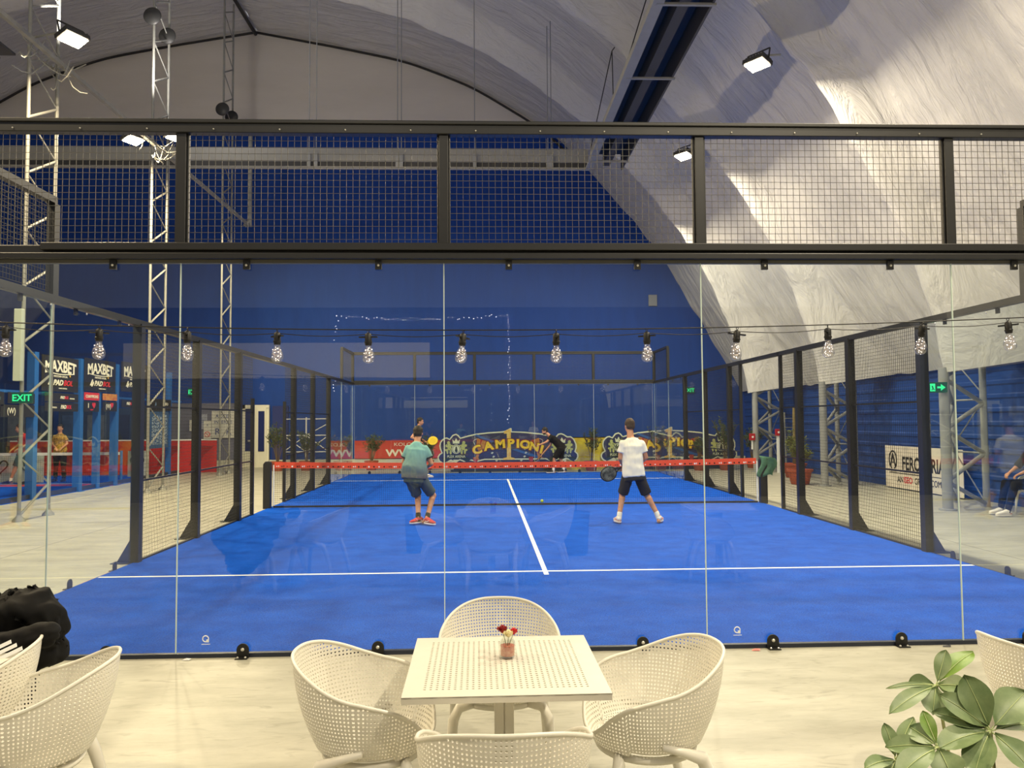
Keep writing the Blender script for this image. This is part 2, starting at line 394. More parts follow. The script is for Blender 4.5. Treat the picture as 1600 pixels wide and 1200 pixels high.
# ------------------------------------------------------------------ suspended beams
def cross_beam(x0, x1, y, z0, z1, label):
    r = thing('suspended_beam', label, 'beam', ((x0+x1)/2, y, z0)); h = (x1-x0)/2; H = z1-z0
    b = MB(); b.box(-h, h, -0.02, 0.02, H*0.36, H); b.build('face_plate', M['beam'], r)
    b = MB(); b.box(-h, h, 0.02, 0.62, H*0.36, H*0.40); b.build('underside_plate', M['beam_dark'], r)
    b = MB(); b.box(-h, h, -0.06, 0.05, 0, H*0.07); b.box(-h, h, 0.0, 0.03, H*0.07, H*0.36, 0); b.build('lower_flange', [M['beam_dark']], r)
    b = MB(); b.box(-h, h, -0.09, 0.0, -0.01, H*0.09); b.build('flange_edge', M['beam'], r)
    return r
cross_beam(-16.2, 2.35, 16.0, 8.95, 9.55, 'long grey beam hung across the blue end wall behind the upper mesh')
# long channel running from the cross beam towards the front
r = thing('suspended_channel', 'grey open channel with cross ties descending from the roof right of centre', 'beam', (2.86, 5.5, 8.95))
b = MB(); b.box(-0.46, -0.42, -12.5, 10.4, -0.02, 0.5); b.build('side_plate', M['grey_steel'], r)
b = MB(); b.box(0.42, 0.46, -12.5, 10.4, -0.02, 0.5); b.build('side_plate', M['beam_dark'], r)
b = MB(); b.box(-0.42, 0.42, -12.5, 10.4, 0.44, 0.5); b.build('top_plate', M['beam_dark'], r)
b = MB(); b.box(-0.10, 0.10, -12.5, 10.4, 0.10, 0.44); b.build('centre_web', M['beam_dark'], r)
b = MB(); b.box(-0.62, -0.42, -12.5, 10.4, -0.04, 0.0); b.build('lip', M['beam'], r)
for yy in (9.6, 7.2, 4.4, 1.5, -1.4, -4.3, -7.2):
    b = MB(); b.box(-0.55, 0.5, yy-0.03, yy+0.03, -0.05, -0.01); b.build('cross_tie', M['beam'], r)
r = thing('suspended_beam', 'short grey box beam with dark underside at the upper left corner', 'beam', (-12.7, 7.9, 8.3))
b = MB(); b.box(-3.5, 3.35, 0, 0.03, 0.32, 0.85); b.build('face_plate', M['beam'], r)
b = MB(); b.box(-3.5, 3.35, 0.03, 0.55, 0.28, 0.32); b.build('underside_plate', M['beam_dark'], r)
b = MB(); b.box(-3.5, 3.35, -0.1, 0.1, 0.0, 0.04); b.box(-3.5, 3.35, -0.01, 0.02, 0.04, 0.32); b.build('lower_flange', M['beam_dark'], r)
# longitudinal tie through the masts
t = MB(); t.bar((-8.62, 20.4, 8.42), (-8.62, 3.5, 8.55), 0.055, 4); tag(t.build('tie_bar', M['galv']), 'long grey tie bar slanting through the lattice masts at upper left', 'bar')
t = MB(); t.bar((-8.62, 20.4, 8.4), (-8.62, 20.4, 11.6), 0.07, 8); t.bar((-8.62, 20.4, 8.6), (-8.75, 20.3, 8.4), 0.07, 8)
tag(t.build('drop_pipe', M['galv'], smooth=60), 'pale vertical pipe ending at the low end of the tie bar', 'pipe')
# suspension rods of the cross beam
for i, (x, z1) in enumerate([(-5.64, 16.35), (-5.44, 16.35), (-3.13, 15.5), (-3.02, 15.6), (-0.92, 14.6), (1.19, 13.2), (1.29, 13.35)]):
    t = MB(); t.bar((x, 16.0, 9.5), (x, 16.0, z1), 0.014, 5); t.box(x-0.05, x+0.05, 15.93, 15.99, 8.97, 9.4)
    tag(t.build('suspension_rod', M['grey_steel']), 'thin rod the grey cross beam hangs from, number %s from the left' % ['one', 'two', 'three', 'four', 'five', 'six', 'seven'][i], 'rod', 'rods holding the cross beam')
for i, (a, b_) in enumerate([((3.21, 13.8, 12.1), (2.81, 14.4, 11.7)), ((2.81, 14.4, 11.7), (2.40, 15.8, 9.5)), ((2.81, 14.4, 11.7), (2.95, 15.0, 9.45)), ((3.3, 12.0, 12.0), (2.5, 12.0, 9.45)), ((3.5, 9.2, 12.0), (2.45, 9.2, 9.45))]):
    t = MB(); t.bar(a, b_, 0.014, 5)
    tag(t.build('stay_cable', M['black']), ['dark cable leading up from the top cable knot beside the grey channel', 'dark cable slanting down left from the knot to the beam corner', 'dark cable dropping almost straight from the knot to the channel', 'thin cable holding the grey channel at its middle', 'thin cable holding the grey channel near the image top'][i], 'cable', 'stay cables of the channel')

# ------------------------------------------------------------------ lattice masts and floodlights
def floodlight(loc, aim, label, arm=(0.5, 0.6)):
    r = thing('floodlight', label, 'floodlight', loc, 0, 'floodlights of the hall')
    q = (Vector(aim)-Vector(loc)).to_track_quat('-Z', 'Y').to_matrix().to_4x4()
    b = MB(); b.box(-0.22, 0.22, -0.17, 0.17, 0.03, 0.12)
    for i in range(7): b.box(-0.2+0.06*i, -0.185+0.06*i, -0.15, 0.15, 0.12, 0.16)
    b.xf(q); b.build('housing', M['lamp_body'], r)
    b = MB(); b.box(-0.19, 0.19, -0.14, 0.14, 0.012, 0.03); b.xf(q); b.build('lamp_face', M['lamp_face'], r)
    b = MB(); b.bar((-0.24, 0, 0.08), (-0.24, 0, 0.3), 0.015, 4); b.bar((0.24, 0, 0.08), (0.24, 0, 0.3), 0.015, 4); b.bar((-0.24, 0, 0.3), (0.24, 0, 0.3), 0.015, 4)
    b.xf(q); b.build('bracket', M['lamp_body'], r)
    b = MB(); b.bar((0, 0, 0.2), (arm[0], arm[1], 0.28), 0.02, 6); b.build('arm', M['galv'], r)
    return r
def mast(y, x, label, ztop=16.6, extra=False):
    r = thing('lattice_mast', label, 'mast', (x, y, 0)); ds = 0.47
    for s in (-1, 1):
        b = MB(); b.bar((0, s*ds, 0), (0, s*ds, ztop), 0.034, 8); b.build('chord', M['galv'], r, smooth=60)
        b = MB(); b.lathe([(0.11, 0), (0.10, 0.04), (0.05, 0.09), (0.04, 0.12)], (0, s*ds, 0), 12); b.build('base_plate', M['galv'], r, smooth=50)
    z = 0.1; k = 0
    while z < ztop-0.6:
        b = MB()
        if k % 2 == 0: b.bar((0, -ds, z), (0, ds, z+0.52), 0.024, 6)
        else: b.bar((0, ds, z), (0, -ds, z+0.52), 0.016, 6)
        b.build('diagonal', M['galv'], r); z += 0.52; k += 1
    return r
mast(8.8, -9.03, 'nearest pale lattice mast at far left with floodlight and wall box')
mast(14.3, -9.12, 'second pale lattice mast with two bright floodlights under the rail')
mast(20.6, -9.45, 'farthest thin lattice mast, beside the white notices', ztop=16.5)
# horn speakers / pulleys on the two far masts
for (x, y, z, lab) in [(-9.12, 13.83, 12.15, 'round dark disc left on the second mast near the top'), (-9.12, 14.77, 12.1, 'round dark disc right on the second mast near the top'), (-9.45, 20.13, 12.3, 'round dark disc left on the farthest mast'), (-9.45, 21.07, 12.4, 'round dark disc right on the farthest mast')]:
    b = MB(); b.lathe([(0.02, -0.06), (0.2, -0.05), (0.23, 0.0), (0.2, 0.05), (0.02, 0.06)], n=20); b.xf(Matrix.Rotation(PI/2, 4, 'X'))
    tag(b.build('cable_reel', M['lamp_body'], smooth=60, loc=(x, y-0.12, z)), lab, 'reel', 'dark discs on the masts')
LB = {0: 'glaring floodlight on the nearest mast at upper left', 1: 'left floodlight of the pair on the second mast', 2: 'right floodlight of the pair on the second mast', 3: 'floodlight on the farthest mast'}
for i, p in enumerate(MAST_LAMPS[:3]):
    floodlight((p[0], p[1], p[2]+0.03), (p[0]+2.2, p[1]-1.2, 0), LB[i], ((-8.95-p[0]), 0.5))
for i, p in enumerate(ARCH_LAMPS[:2]):
    floodlight((p[0], p[1], p[2]+0.03), (p[0]-1.6, p[1]-1.2, 0), ['floodlight hanging under the lit white membrane, upper right', 'floodlight behind the upper mesh right of centre'][i], (0.5, 0.1))
# brace spray of cables around the mast heads
for (x, y, lab) in [(-8.9, 8.6, 'tangle of pale cables and struts at the head of the nearest mast lamp'), (-8.8, 13.2, 'tangle of pale cables around the lamp pair of the second mast')]:
    b = MB()
    rr = random.Random(int(y*10))
    for i in range(11):
        a = Vector((rr.uniform(-0.3, 0.3), rr.uniform(-0.7, 0.6), rr.uniform(-0.35, 0.25))); c = Vector((rr.uniform(-0.1, 1.0), rr.uniform(-1.2, 0.4), rr.uniform(-0.5, 0.2)))
        mid = (a+c)/2+Vector((0, 0, -rr.uniform(0.05, 0.3))); b.tube([a, (a*0.5+mid*0.5)+Vector((0, 0, -.04)), mid, (c+mid)/2+Vector((0, 0, -.04)), c], 0.012, 5)
    tag(b.build('cable_bundle', M['galv'], smooth=60, loc=(x, y, 8.55)), lab, 'cables')
# wall box on the first mast
b = MB(); b.box(-0.07, 0.07, -0.05, 0.05, 0, 1.3)
o = b.build('light_trunking', mat('trunking', rgb(205, 212, 196), 0.5), loc=(-9.06, 8.26, 2.52)); bevel(o, 0.01); tag(o, 'tall narrow pale box fixed to the nearest lattice mast', 'trunking')

# ------------------------------------------------------------------ arch legs on the right (triangular trusses)
def arch_leg(y, x, label):
    r = thing('arch_leg', label, 'truss', (x, y, 0)); A = (0.0, 0.0); B = (1.0, 1.35); Cc = (1.05, 0.45)
    b = MB(); b.bar((0, 0, 0), (0.0, 0, 2.7), 0.095, 14); b.build('main_chord', M['grey_steel'], r, smooth=60)
    for q in (B, Cc):
        b = MB(); b.bar((q[0], q[1], 0), (q[0], q[1], 3.3), 0.065, 10); b.build('rear_chord', M['grey_steel'], r, smooth=60)
    b = MB(); b.lathe([(0.16, 0), (0.16, 0.03), (0.1, 0.035)], n=18); b.build('base_plate', M['grey_steel'], r)
    for q in (B, Cc):
        z = 0.06; k = 0
        while z < 2.6:
            b = MB()
            if k % 2 == 0: b.bar((q[0], q[1], z), (0, 0, z+0.48), 0.042, 8)
            else: b.bar((0, 0, z), (q[0], q[1], z+0.5), 0.042, 8)
            b.build('brace', M['grey_steel'], r, smooth=60); z += 0.49; k += 1
    for z in (1.05, 2.1):
        b = MB(); b.bar((B[0], B[1], z), (Cc[0], Cc[1], z), 0.022, 6); b.build('rung', M['grey_steel'], r)
    for (a, c) in (((B[0], B[1], 1.05), (Cc[0], Cc[1], 0.05)), ((B[0], B[1], 1.2), (Cc[0], Cc[1], 2.1)), ((B[0], B[1], 3.0), (Cc[0], Cc[1], 2.2))):
        b = MB(); b.bar(a, c, 0.014, 5); b.build('rung', M['grey_steel'], r)
    return r
arch_leg(8.45, 8.05, 'nearest grey tubular truss leg, in front of the white banner')
arch_leg(13.85, 8.1, 'middle grey tubular truss leg behind the right fence')
arch_leg(19.3, 8.25, 'farthest grey tubular truss leg beyond the net end')

# ------------------------------------------------------------------ court: turf, lines
M['turf'] = mat('blue_turf', rgb(20, 90, 208), 0.92, noise=0.16, nscale=3.0, bump=0.5, bscale=260, col2=rgb(14, 76, 186), spec=0.06)
def turf_grain(m):
    nt = m.node_tree; N = nt.nodes; L = nt.links; b = N['Principled BSDF']; src = b.inputs['Base Color'].links[0].from_socket
    tc = N.new('ShaderNodeTexCoord'); n = N.new('ShaderNodeTexNoise'); n.inputs['Scale'].default_value = 70; n.inputs['Detail'].default_value = 3; L.new(tc.outputs['Object'], n.inputs[0])
    mr = N.new('ShaderNodeMapRange'); mr.inputs[1].default_value = 0.3; mr.inputs[2].default_value = 0.7; mr.inputs[3].default_value = 0.72; mr.inputs[4].default_value = 1.25; L.new(n.outputs[0], mr.inputs[0])
    vm = N.new('ShaderNodeVectorMath'); vm.operation = 'SCALE'; L.new(src, vm.inputs[0]); L.new(mr.outputs[0], vm.inputs['Scale']); L.new(vm.outputs[0], b.inputs['Base Color'])
turf_grain(M['turf'])
tf = thing('artificial_turf', 'blue artificial turf of the main court inside the glass', 'turf', (0, 10, 0))
b = MB(); b.box(-5.07, 5.07, -9.99, 9.99, 0.0, 0.014); b.build('pile', M['turf'], tf)
for yy in (-6.95, 6.95):
    b = MB(); b.box(-5.05, 5.05, yy-0.027, yy+0.027, 0.014, 0.0155); b.build('court_line', M['white_line'], tf)
b = MB(); b.box(-0.027, 0.027, -7.15, 7.15, 0.014, 0.0157); b.build('court_line', M['white_line'], tf)
# floor rail under the glass
b = MB(); b.box(-5.1, 5.1, -0.012, 0.03, 0, 0.03); tag(b.build('floor_rail', M['navy_steel']), 'dark edge rail at the foot of the front glass wall', 'rail')

# ------------------------------------------------------------------ glass walls
def clamp_mb(top=False):
    mb = MB(); n = 12
    pts = [(-0.045, 0), (0.045, 0)]+[(0.045*math.cos(PI*i/n), 0.06+0.045*math.sin(PI*i/n)) for i in range(n+1)]
    mb.poly(pts, -0.03, -0.018)
    mb.box(-0.045, 0.045, -0.075, -0.018, 0, 0.008)
    return mb
def bolt_mb(x, y, z, r=0.011, axis='y'):
    mb = MB(); mb.lathe([(r, 0), (r, 0.006), (r*0.5, 0.010)], n=10)
    if axis == 'y': mb.xf(Matrix.Translation((x, y, z)) @ Matrix.Rotation(PI/2, 4, 'X'))
    else: mb.xf(Matrix.Translation((x, y, z)))
    return mb
def glass_panel(label, loc, rz, wdt=2.0, h=2.97, clamps=True, group=None, detail=True):
    r = thing('court_glass', label, 'glass panel', loc, rz, group); hw = wdt/2-0.002
    b = MB(); b.box(-hw+0.0025, hw-0.0025, -0.006, 0.006, 0.02, h); b.build('pane', M['glass'], r)
    for s in (-1, 1):
        b = MB(); b.box(s*hw-0.002, s*hw+0.001, -0.0062, 0.0062, 0.02, h); b.build('polished_edge', M['glass_edge'], r)
    if clamps:
        for cx in (-0.5, 0.5):
            m = clamp_mb(); m.xf(Matrix.Translation((cx, 0, 0.0))); m.build('floor_clamp', M['black'], r)
            if detail:
                m = bolt_mb(cx, -0.03, 0.062, 0.013); m.build('bolt', M['bolt'], r)
                for s in (-1, 1): m = bolt_mb(cx+s*0.028, -0.058, 0.008, 0.008, 'z'); m.build('bolt', M['bolt'], r)
            m = MB(); m.box(cx-0.025, cx+0.025, -0.03, -0.007, h-0.055, h+0.015); m.build('top_clamp', M['black'], r)
            if detail: m = bolt_mb(cx, -0.03, h-0.025, 0.009); m.build('bolt', M['bolt'], r)
    return r
FL = ['front glass pane at far left beside the jacket', 'front glass pane left of the table, second from left', 'middle front glass pane directly behind the table', 'front glass pane right of the table, second from right', 'front glass pane at far right above the small plant']
for i, x in enumerate((-4, -2, 0, 2, 4)): glass_panel(FL[i], (x, 0, 0), 0)
for i, x in enumerate((-4, -2, 0, 2, 4)):
    glass_panel('rear glass pane across the court, %s from the left' % ['first', 'second', 'third', 'fourth', 'fifth'][i], (x, 20.0, 0), PI, detail=False)
for s, nm in ((-1, 'left'), (1, 'right')):
    for k, y in enumerate((1, 3, 17, 19)):
        glass_panel('%s side glass pane, %s' % (nm, ['nearest the front corner', 'next to the first dark post', 'beyond the net next to the last post', 'in the rear corner'][k]), (s*5.06, y, 0), s*PI/2, detail=(k < 2))
# small maker's marks etched in the panes (a ring with a tick over a short line)
for x in (-2.93, 1.08):
    b = MB(); b.tube([(0.022*math.cos(a), 0, 0.022*math.sin(a)) for a in [2*PI*i/14 for i in range(14)]], 0.004, 4, closed=True); b.box(0.006, 0.024, -0.003, 0.003, -0.026, -0.006); b.box(-0.03, 0.034, -0.001, 0.001, -0.042, -0.038)
    tag(b.build('pane_mark', M['white_line'], loc=(x+0.15, -0.009, 0.14)), 'tiny white ring mark low on the glass %s' % ('near the left seam' if x < 0 else 'above the right chair'), 'mark', 'etched marks on the glass')

# ------------------------------------------------------------------ frames and mesh
def mesh_wires(wd, h, pitch=0.05, r=0.0023):
    mb = MB(); nx = max(1, round(wd/pitch)); nz = max(1, round(h/pitch))
    for i in range(nx+1):
        x = -wd/2+wd*i/nx; mb.bar((x, 0, 0), (x, 0, h), r, 4, caps=False)
    for k in range(nz+1):
        z = h*k/nz; mb.bar((-wd/2, -0.003, z), (wd/2, -0.003, z), r, 4, caps=False)
    return mb
def end_frame(y, s, label, navy=False):      # frame above an end glass wall; s = +1 seen from the front
    r = thing('end_wall_frame', label, 'fence', (0, y, 3.0), 0 if s > 0 else PI)
    BS = M['black_steel']
    b = MB(); b.box(-5.1, 5.1, -0.07, 0.05, -0.01, 0.035); b.box(-5.1, 5.1, -0.03, 0.05, 0.035, 0.10); bevel(b.build('lower_rail', BS, r), 0.006)
    b = MB(); b.box(-4.02, 5.1, -0.072, -0.02, 0.055, 0.112); bevel(b.build('cover_strip', BS, r), 0.006)
    b = MB(); b.box(-5.1, 5.1, -0.012, 0.03, -0.035, -0.01); b.build('glazing_gasket', mat('gasket', rgb(96, 96, 92), 0.6), r)
    b = MB(); b.box(-5.1, 5.1, -0.05, 0.03, 0.965, 1.04); b.box(-5.1, 5.1, -0.065, 0.035, 1.035, 1.065); bevel(b.build('top_rail', BS, r), 0.006)
    for x in (-5.06, -3, -1, 1, 3, 5.06):
        b = MB(); b.box(x-0.036, x+0.036, -0.03, 0.05, 0.1, 0.97); b.box(x+0.036, x+0.05, -0.01, 0.03, 0.1, 0.97); b.box(x-0.05, x-0.036, -0.01, 0.03, 0.1, 0.97)
        bevel(b.build('post', BS, r), 0.004)
    for x in (-4, -2, 0, 2, 4):
        m = mesh_wires(1.9, 0.87); m.xf(Matrix.Translation((x, 0, 0.1))); m.build('mesh_panel', M['wire'], r)
    if s > 0:
        for i in range(20):
            x = -4.75+i*0.5; m = bolt_mb(x, -0.05, 0.99, 0.006); m.build('rivet', M['bolt'], r)
    return r
end_frame(0, 1, 'black steel frame with wire mesh above the front glass')
end_frame(20, -1, 'dark frame with wire mesh above the rear glass across the court')

def side_fence(s, label):
    r = thing('side_fence', label, 'fence', (s*5.06, 10, 0)); BS = M['black_steel']
    def post(y, z1=3.0, wdt=0.05, z0=0, foot=True):
        b = MB(); b.box(-wdt, wdt, y-wdt, y+wdt, z0, z1)
        if foot:
            b.add([(s*wdt, y-0.006, 0), (s*0.24, y-0.006, 0), (s*wdt, y-0.006, 0.32), (s*wdt, y+0.006, 0), (s*0.24, y+0.006, 0), (s*wdt, y+0.006, 0.32)], [(0, 1, 2), (5, 4, 3), (0, 3, 4, 1), (1, 4, 5, 2), (2, 5, 3, 0)])
            b.box(-0.07 if s > 0 else -0.28, 0.28 if s > 0 else 0.07, y-0.08, y+0.08, 0.0, 0.012)
        o = b.build('post', M['navy_steel'] if y < -5 else BS, r); return o
    for y in (-6, -4, -2, 2, 4, 6): post(y, wdt=0.055)
    post(-1.15, wdt=0.03, foot=False, z1=2.2 if s < 0 else 3); post(1.2, wdt=0.03, foot=False, z1=2.2 if s < 0 else 3)
    for (a, c) in ((-10, -1.1), (1.15, 10)) if s < 0 else ((-10, -1.1), (1.15, 10)):
        b = MB(); b.box(-0.04, 0.04, a, c, 2.975, 3.05); b.build('top_rail', BS, r)
    b = MB(); b.box(-0.04, 0.04, -1.15, 1.2, 2.975, 3.05); b.build('door_lintel', BS, r)
    def panel(y0, y1, z0, z1):
        m = mesh_wires(y1-y0, z1-z0, 0.05, 0.0024); m.xf(Matrix.Translation((0, (y0+y1)/2, z0)) @ Matrix.Rotation(PI/2, 4, 'Z')); m.build('mesh_panel', mat('side_wire', rgb(28, 30, 32), 0.5), r)
    for (a, c) in ((-5.95, -4.05), (-3.95, -2.05), (2.05, 3.95), (4.05, 5.95)): panel(a, c, 0.03, 2.97)
    panel(-1.95, -1.18, 0.03, 2.97); panel(1.23, 1.95, 0.03, 2.97)
    for (a, c) in ((-6, -4), (-4, -2), (-2, -1.15), (1.2, 2), (2, 4), (4, 6)):
        for z in (1.02, 1.96):
            b = MB(); b.box(-0.012, 0.012, a, c, z-0.012, z+0.012); b.build('mid_rail', BS, r)
        b = MB(); b.box(-0.02, 0.02, a, c, 0.0, 0.035); b.build('bottom_rail', BS, r)
    # raised four-metre corners
    for (a, c, e) in ((-10, -8, -8), (8, 10, 8)):
        b = MB(); b.box(-0.04, 0.04, a, c, 3.98, 4.05); b.build('top_rail', BS, r)
        panel(a+0.06, c-0.06, 3.08, 3.98); b = MB(); b.box(-0.04, 0.04, e-0.05, e+0.05, 3.05, 3.98); b.build('post', BS, r)
    for y in (-9.3, -8.1, -7.4, -6.4):
        b = bolt_mb(0, 0, 0, 0.012); b.xf(Matrix.Translation((-s*0.045, y, 2.94)) @ Matrix.Rotation(-s*PI/2, 4, 'Z')); b.build('rivet', M['bolt'], r)
    return r
side_fence(-1, 'dark side fence of posts and wire mesh along the left court edge')
side_fence(1, 'dark side fence of posts and wire mesh along the right court edge')

# ------------------------------------------------------------------ net and ball
nt_ = thing('court_net', 'black net with a red printed top band across the blue court', 'net', (0, 10, 0))
def net_top(x): return 0.865+0.045*(abs(x)/5)**2
b = MB()
for i in range(251):
    x = -4.97+9.94*i/250; b.bar((x, 0, 0.03), (x, 0, net_top(x)-0.03), 0.0017, 4, caps=False)
for k in range(20):
    z0 = 0.035+0.04*k
    pts = [(x, 0.002, z0*(net_top(x)/0.88)) for x in [-4.97+9.94*i/20 for i in range(21)]]
    for p, q in zip(pts, pts[1:]): b.bar(p, q, 0.0017, 4, caps=False)
b.build('netting', M['net'], nt_)
b = MB()
for i in range(40):
    xa = -4.95+9.9*i/40; xb = -4.95+9.9*(i+1)/40; za, zb = net_top(xa), net_top(xb)
    b.add([(xa, -0.008, za-0.09), (xb, -0.008, zb-0.09), (xb, -0.008, zb+0.03), (xa, -0.008, za+0.03), (xa, 0.008, za-0.09), (xb, 0.008, zb-0.09), (xb, 0.008, zb+0.03), (xa, 0.008, za+0.03)], [(0, 1, 2, 3), (7, 6, 5, 4), (3, 2, 6, 7), (4, 5, 1, 0)])
band = b.build('top_band', mat('red_band', rgb(226, 78, 48), 0.6), nt_)
rr = random.Random(4)
bd = MB(); bw = MB()
for i in range(96):
    x = -4.9+9.8*i/95; z = net_top(x)-0.055
    tgt = bw if i % 5 in (0, 3) else bd
    sz = rr.uniform(0.011, 0.02); n = 6
    tgt.add([(x+sz*math.cos(2*PI*k/n), -0.0095, z+sz*math.sin(2*PI*k/n)) for k in range(n)], [tuple(range(n))])
    if rr.random() < 0.35: tgt.box(x+0.03, x+0.045, -0.0095, -0.0085, z-0.015, z+0.02)
bd.build('band_print', M['black'], band); bw.build('band_print', M['white_line'], band)
b = MB(); b.box(-4.97, 4.97, -0.01, 0.01, 0.02, 0.055); b.build('bottom_band', M['net'], nt_)
b = MB()
for s in (-1, 1): b.box(s*4.965-0.012, s*4.965+0.012, -0.006, 0.006, 0.03, 0.88)
b.build('side_strap', M['white_line'], nt_)
for s in (-1, 1):
    b = MB(); b.poly([(-0.075, 0), (0.075, 0), (0.075, 0.93-0.06*(s < 0)*0), (0.03, 0.955), (-0.03, 0.955), (-0.075, 0.90)], -0.06, 0.06)
    b.xf(Matrix.Translation((s*5.09, 0, 0))); bevel(b.build('net_post', M['black_steel'], nt_), 0.008)
b = MB(); b.ell((0, 0, 0), (0.033, 0.033, 0.033), 16, 12)
tag(b.build('padel_ball', mat('ball_felt', rgb(205, 225, 60), 0.9, bump=0.5, bscale=200), smooth=180, loc=(0.52, 10.45, 0.05)), 'small yellow-green ball lying on the court just past the net', 'ball')
# green towel hanging on the right net post
b = MB()
vs = []; n = 12
for j_ in range(9):
    for i in range(n+1):
        u = i/n; v = j_/8; vs.append((u*0.34+0.05*math.sin(v*5), -0.075-0.02*math.sin(u*9+v*2), 0.99-v*0.42-0.05*u*(1-v)-0.03*math.sin(u*6)*v))
b.add(vs, [(j_*(n+1)+i, j_*(n+1)+i+1, (j_+1)*(n+1)+i+1, (j_+1)*(n+1)+i) for j_ in range(8) for i in range(n)])
o = b.build('towel', mat('green_cloth', rgb(88, 132, 104), 0.9, noise=0.3, nscale=20), smooth=180, loc=(4.98, 10, 0)); m = o.modifiers.new('th', 'SOLIDIFY'); m.thickness = 0.012
tag(o, 'crumpled green cloth hanging on the right net post', 'towel')

# ------------------------------------------------------------------ perforated furniture
def holed(mb, cs, hole, rho=0.29):
    """one cell with corners cs (indices), optional octagonal hole"""
    if not hole: mb.f.append(tuple(cs)); mb.mi.append(0); return
    P = [Vector(mb.v[i]) for i in cs]; o = len(mb.v)
    for k in range(8):
        a = PI/8+k*PI/4; u = 0.5+rho*math.cos(a); v = 0.5+rho*math.sin(a)
        mb.v.append(tuple(P[0]*(1-u)*(1-v)+P[1]*u*(1-v)+P[2]*u*v+P[3]*(1-u)*v))
    c0, c1, c2, c3 = cs; q = [o+k for k in range(8)]   # q0,q1 ->right-top.. angles 22.5,67.5,112.5,...
    F = [(c0, c1, q[6], q[5]), (c1, c2, q[0], q[7]), (c2, c3, q[2], q[1]), (c3, c0, q[4], q[3]), (c1, q[7], q[6]), (c2, q[1], q[0]), (c3, q[3], q[2]), (c0, q[5], q[4])]
    mb.f.extend(F); mb.mi.extend([0]*8)

def rim_h(ph):
    return sum(rim_raw(ph+d) for d in (-12, -8, -4, 0, 4, 8, 12))/7
def rim_raw(ph):      # rim height over the angle from the back (degrees)
    K = [(0, .805), (25, .80), (50, .765), (75, .705), (100, .668), (118, .648), (133, .61), (148, .555), (163, .495), (180, .462)]
    ph = abs(ph)
    if ph > 180: ph = 360-ph
    for (a, h), (b, g) in zip(K, K[1:]):
        if ph <= b: t = (ph-a)/(b-a); t = t*t*(3-2*t) if ph > 120 else t; return h+(g-h)*t
    return K[-1][1]
def rim_pt(ph):     # plan position of the rim; 0 = back (-y)
    a = math.radians(ph); c, s_ = math.cos(a), math.sin(a); p = 2/2.1 if c > 0 else 2/2.6
    x = 0.295*math.copysign(abs(s_)**p, s_); y = -math.copysign(abs(c)**p, c)*(0.315 if c > 0 else 0.255)
    k = 1+0.0*ph
    if abs(ph) > 115: x *= 1-0.17*(abs(ph)-115)/65
    return x*k, y*k
NS = 29
def chair_shell():
    mb = MB(); idx = {}
    for j in range(NS+1):
        for i in range(NS+1):
            u = -1+2*i/NS; v = -1+2*j/NS; x = u*math.sqrt(1-v*v/2); y = v*math.sqrt(1-u*u/2)
            rr_ = math.hypot(x, y); z = 0.428+0.022*max(0, rr_-0.75)/0.25*(1 if y < 0.6 else 0.2)
            z -= 0.012*(1-rr_**2)
            idx[i, j] = len(mb.v); mb.v.append((x*0.232, y*0.225+0.005, z))
    for j in range(NS):
        for i in range(NS): holed(mb, [idx[i, j], idx[i+1, j], idx[i+1, j+1], idx[i, j+1]], True, 0.27)
    per = [(i, 0) for i in range(NS)]+[(NS, j) for j in range(NS)]+[(NS-i, NS) for i in range(NS)]+[(0, NS-j) for j in range(NS)]
    n = len(per); rows = [[idx[p] for p in per]]; rimpts = []; PITCH = 0.0158; R = 25
    for k in range(1, R+1):
        row = []
        for q_, p in enumerate(per):
            bx, by, bz = mb.v[idx[p]]; ph = math.degrees(math.atan2(bx/0.232, -(by-0.005)/0.225))
            rx, ry = rim_pt(ph); hh = rim_h(ph)-bz; h_ = hh if k == R else min(hh, k*PITCH)
            if k < R and k > 1 and h_ >= hh: row.append(None); continue
            t_ = h_/hh; e2 = (1-(1-t_)**2.1)*0.80+t_*0.20
            row.append(len(mb.v)); mb.v.append((bx+(rx-bx)*e2, by+(ry-by)*e2, bz+h_))
            if k == R: rimpts.append(mb.v[-1])
        if k == R: top = row
        else: rows.append(row)
    for row in rows:
        for i in range(n):
            if row[i] is None: row[i] = top[i]
    rows.append(top)
    for k in range(R):
        for i in range(n):
            cs = [rows[k][i], rows[k][(i+1) % n], rows[k+1][(i+1) % n], rows[k+1][i]]
            u = []
            for c in cs:
                if c not in u: u.append(c)
            if len(u) < 3: continue
            if len(u) < 4: mb.f.append(tuple(u)); mb.mi.append(0); continue
            h1 = (Vector(mb.v[cs[3]])-Vector(mb.v[cs[0]])).length; h2 = (Vector(mb.v[cs[2]])-Vector(mb.v[cs[1]])).length
            holed(mb, cs, min(h1, h2) > 0.012 and k < R-1 and cs[3] != top[i], 0.27)
    return mb, rimpts
sh, rimpts = chair_shell()
chair0 = thing('perforated_armchair', 'white perforated armchair', 'chair')
so = sh.build('shell', M['plastic_white'], chair0, smooth=180)
md = so.modifiers.new('solid', 'SOLIDIFY'); md.thickness = 0.0045; md.offset = 0
bake(so)
for p_ in so.data.polygons: p_.use_smooth = True
so.data.set_sharp_from_angle(angle=math.radians(50))
b = MB(); b.tube(rimpts, 0.0075, 8, closed=True); b.build('rim', M['plastic_white'], chair0, smooth=180)
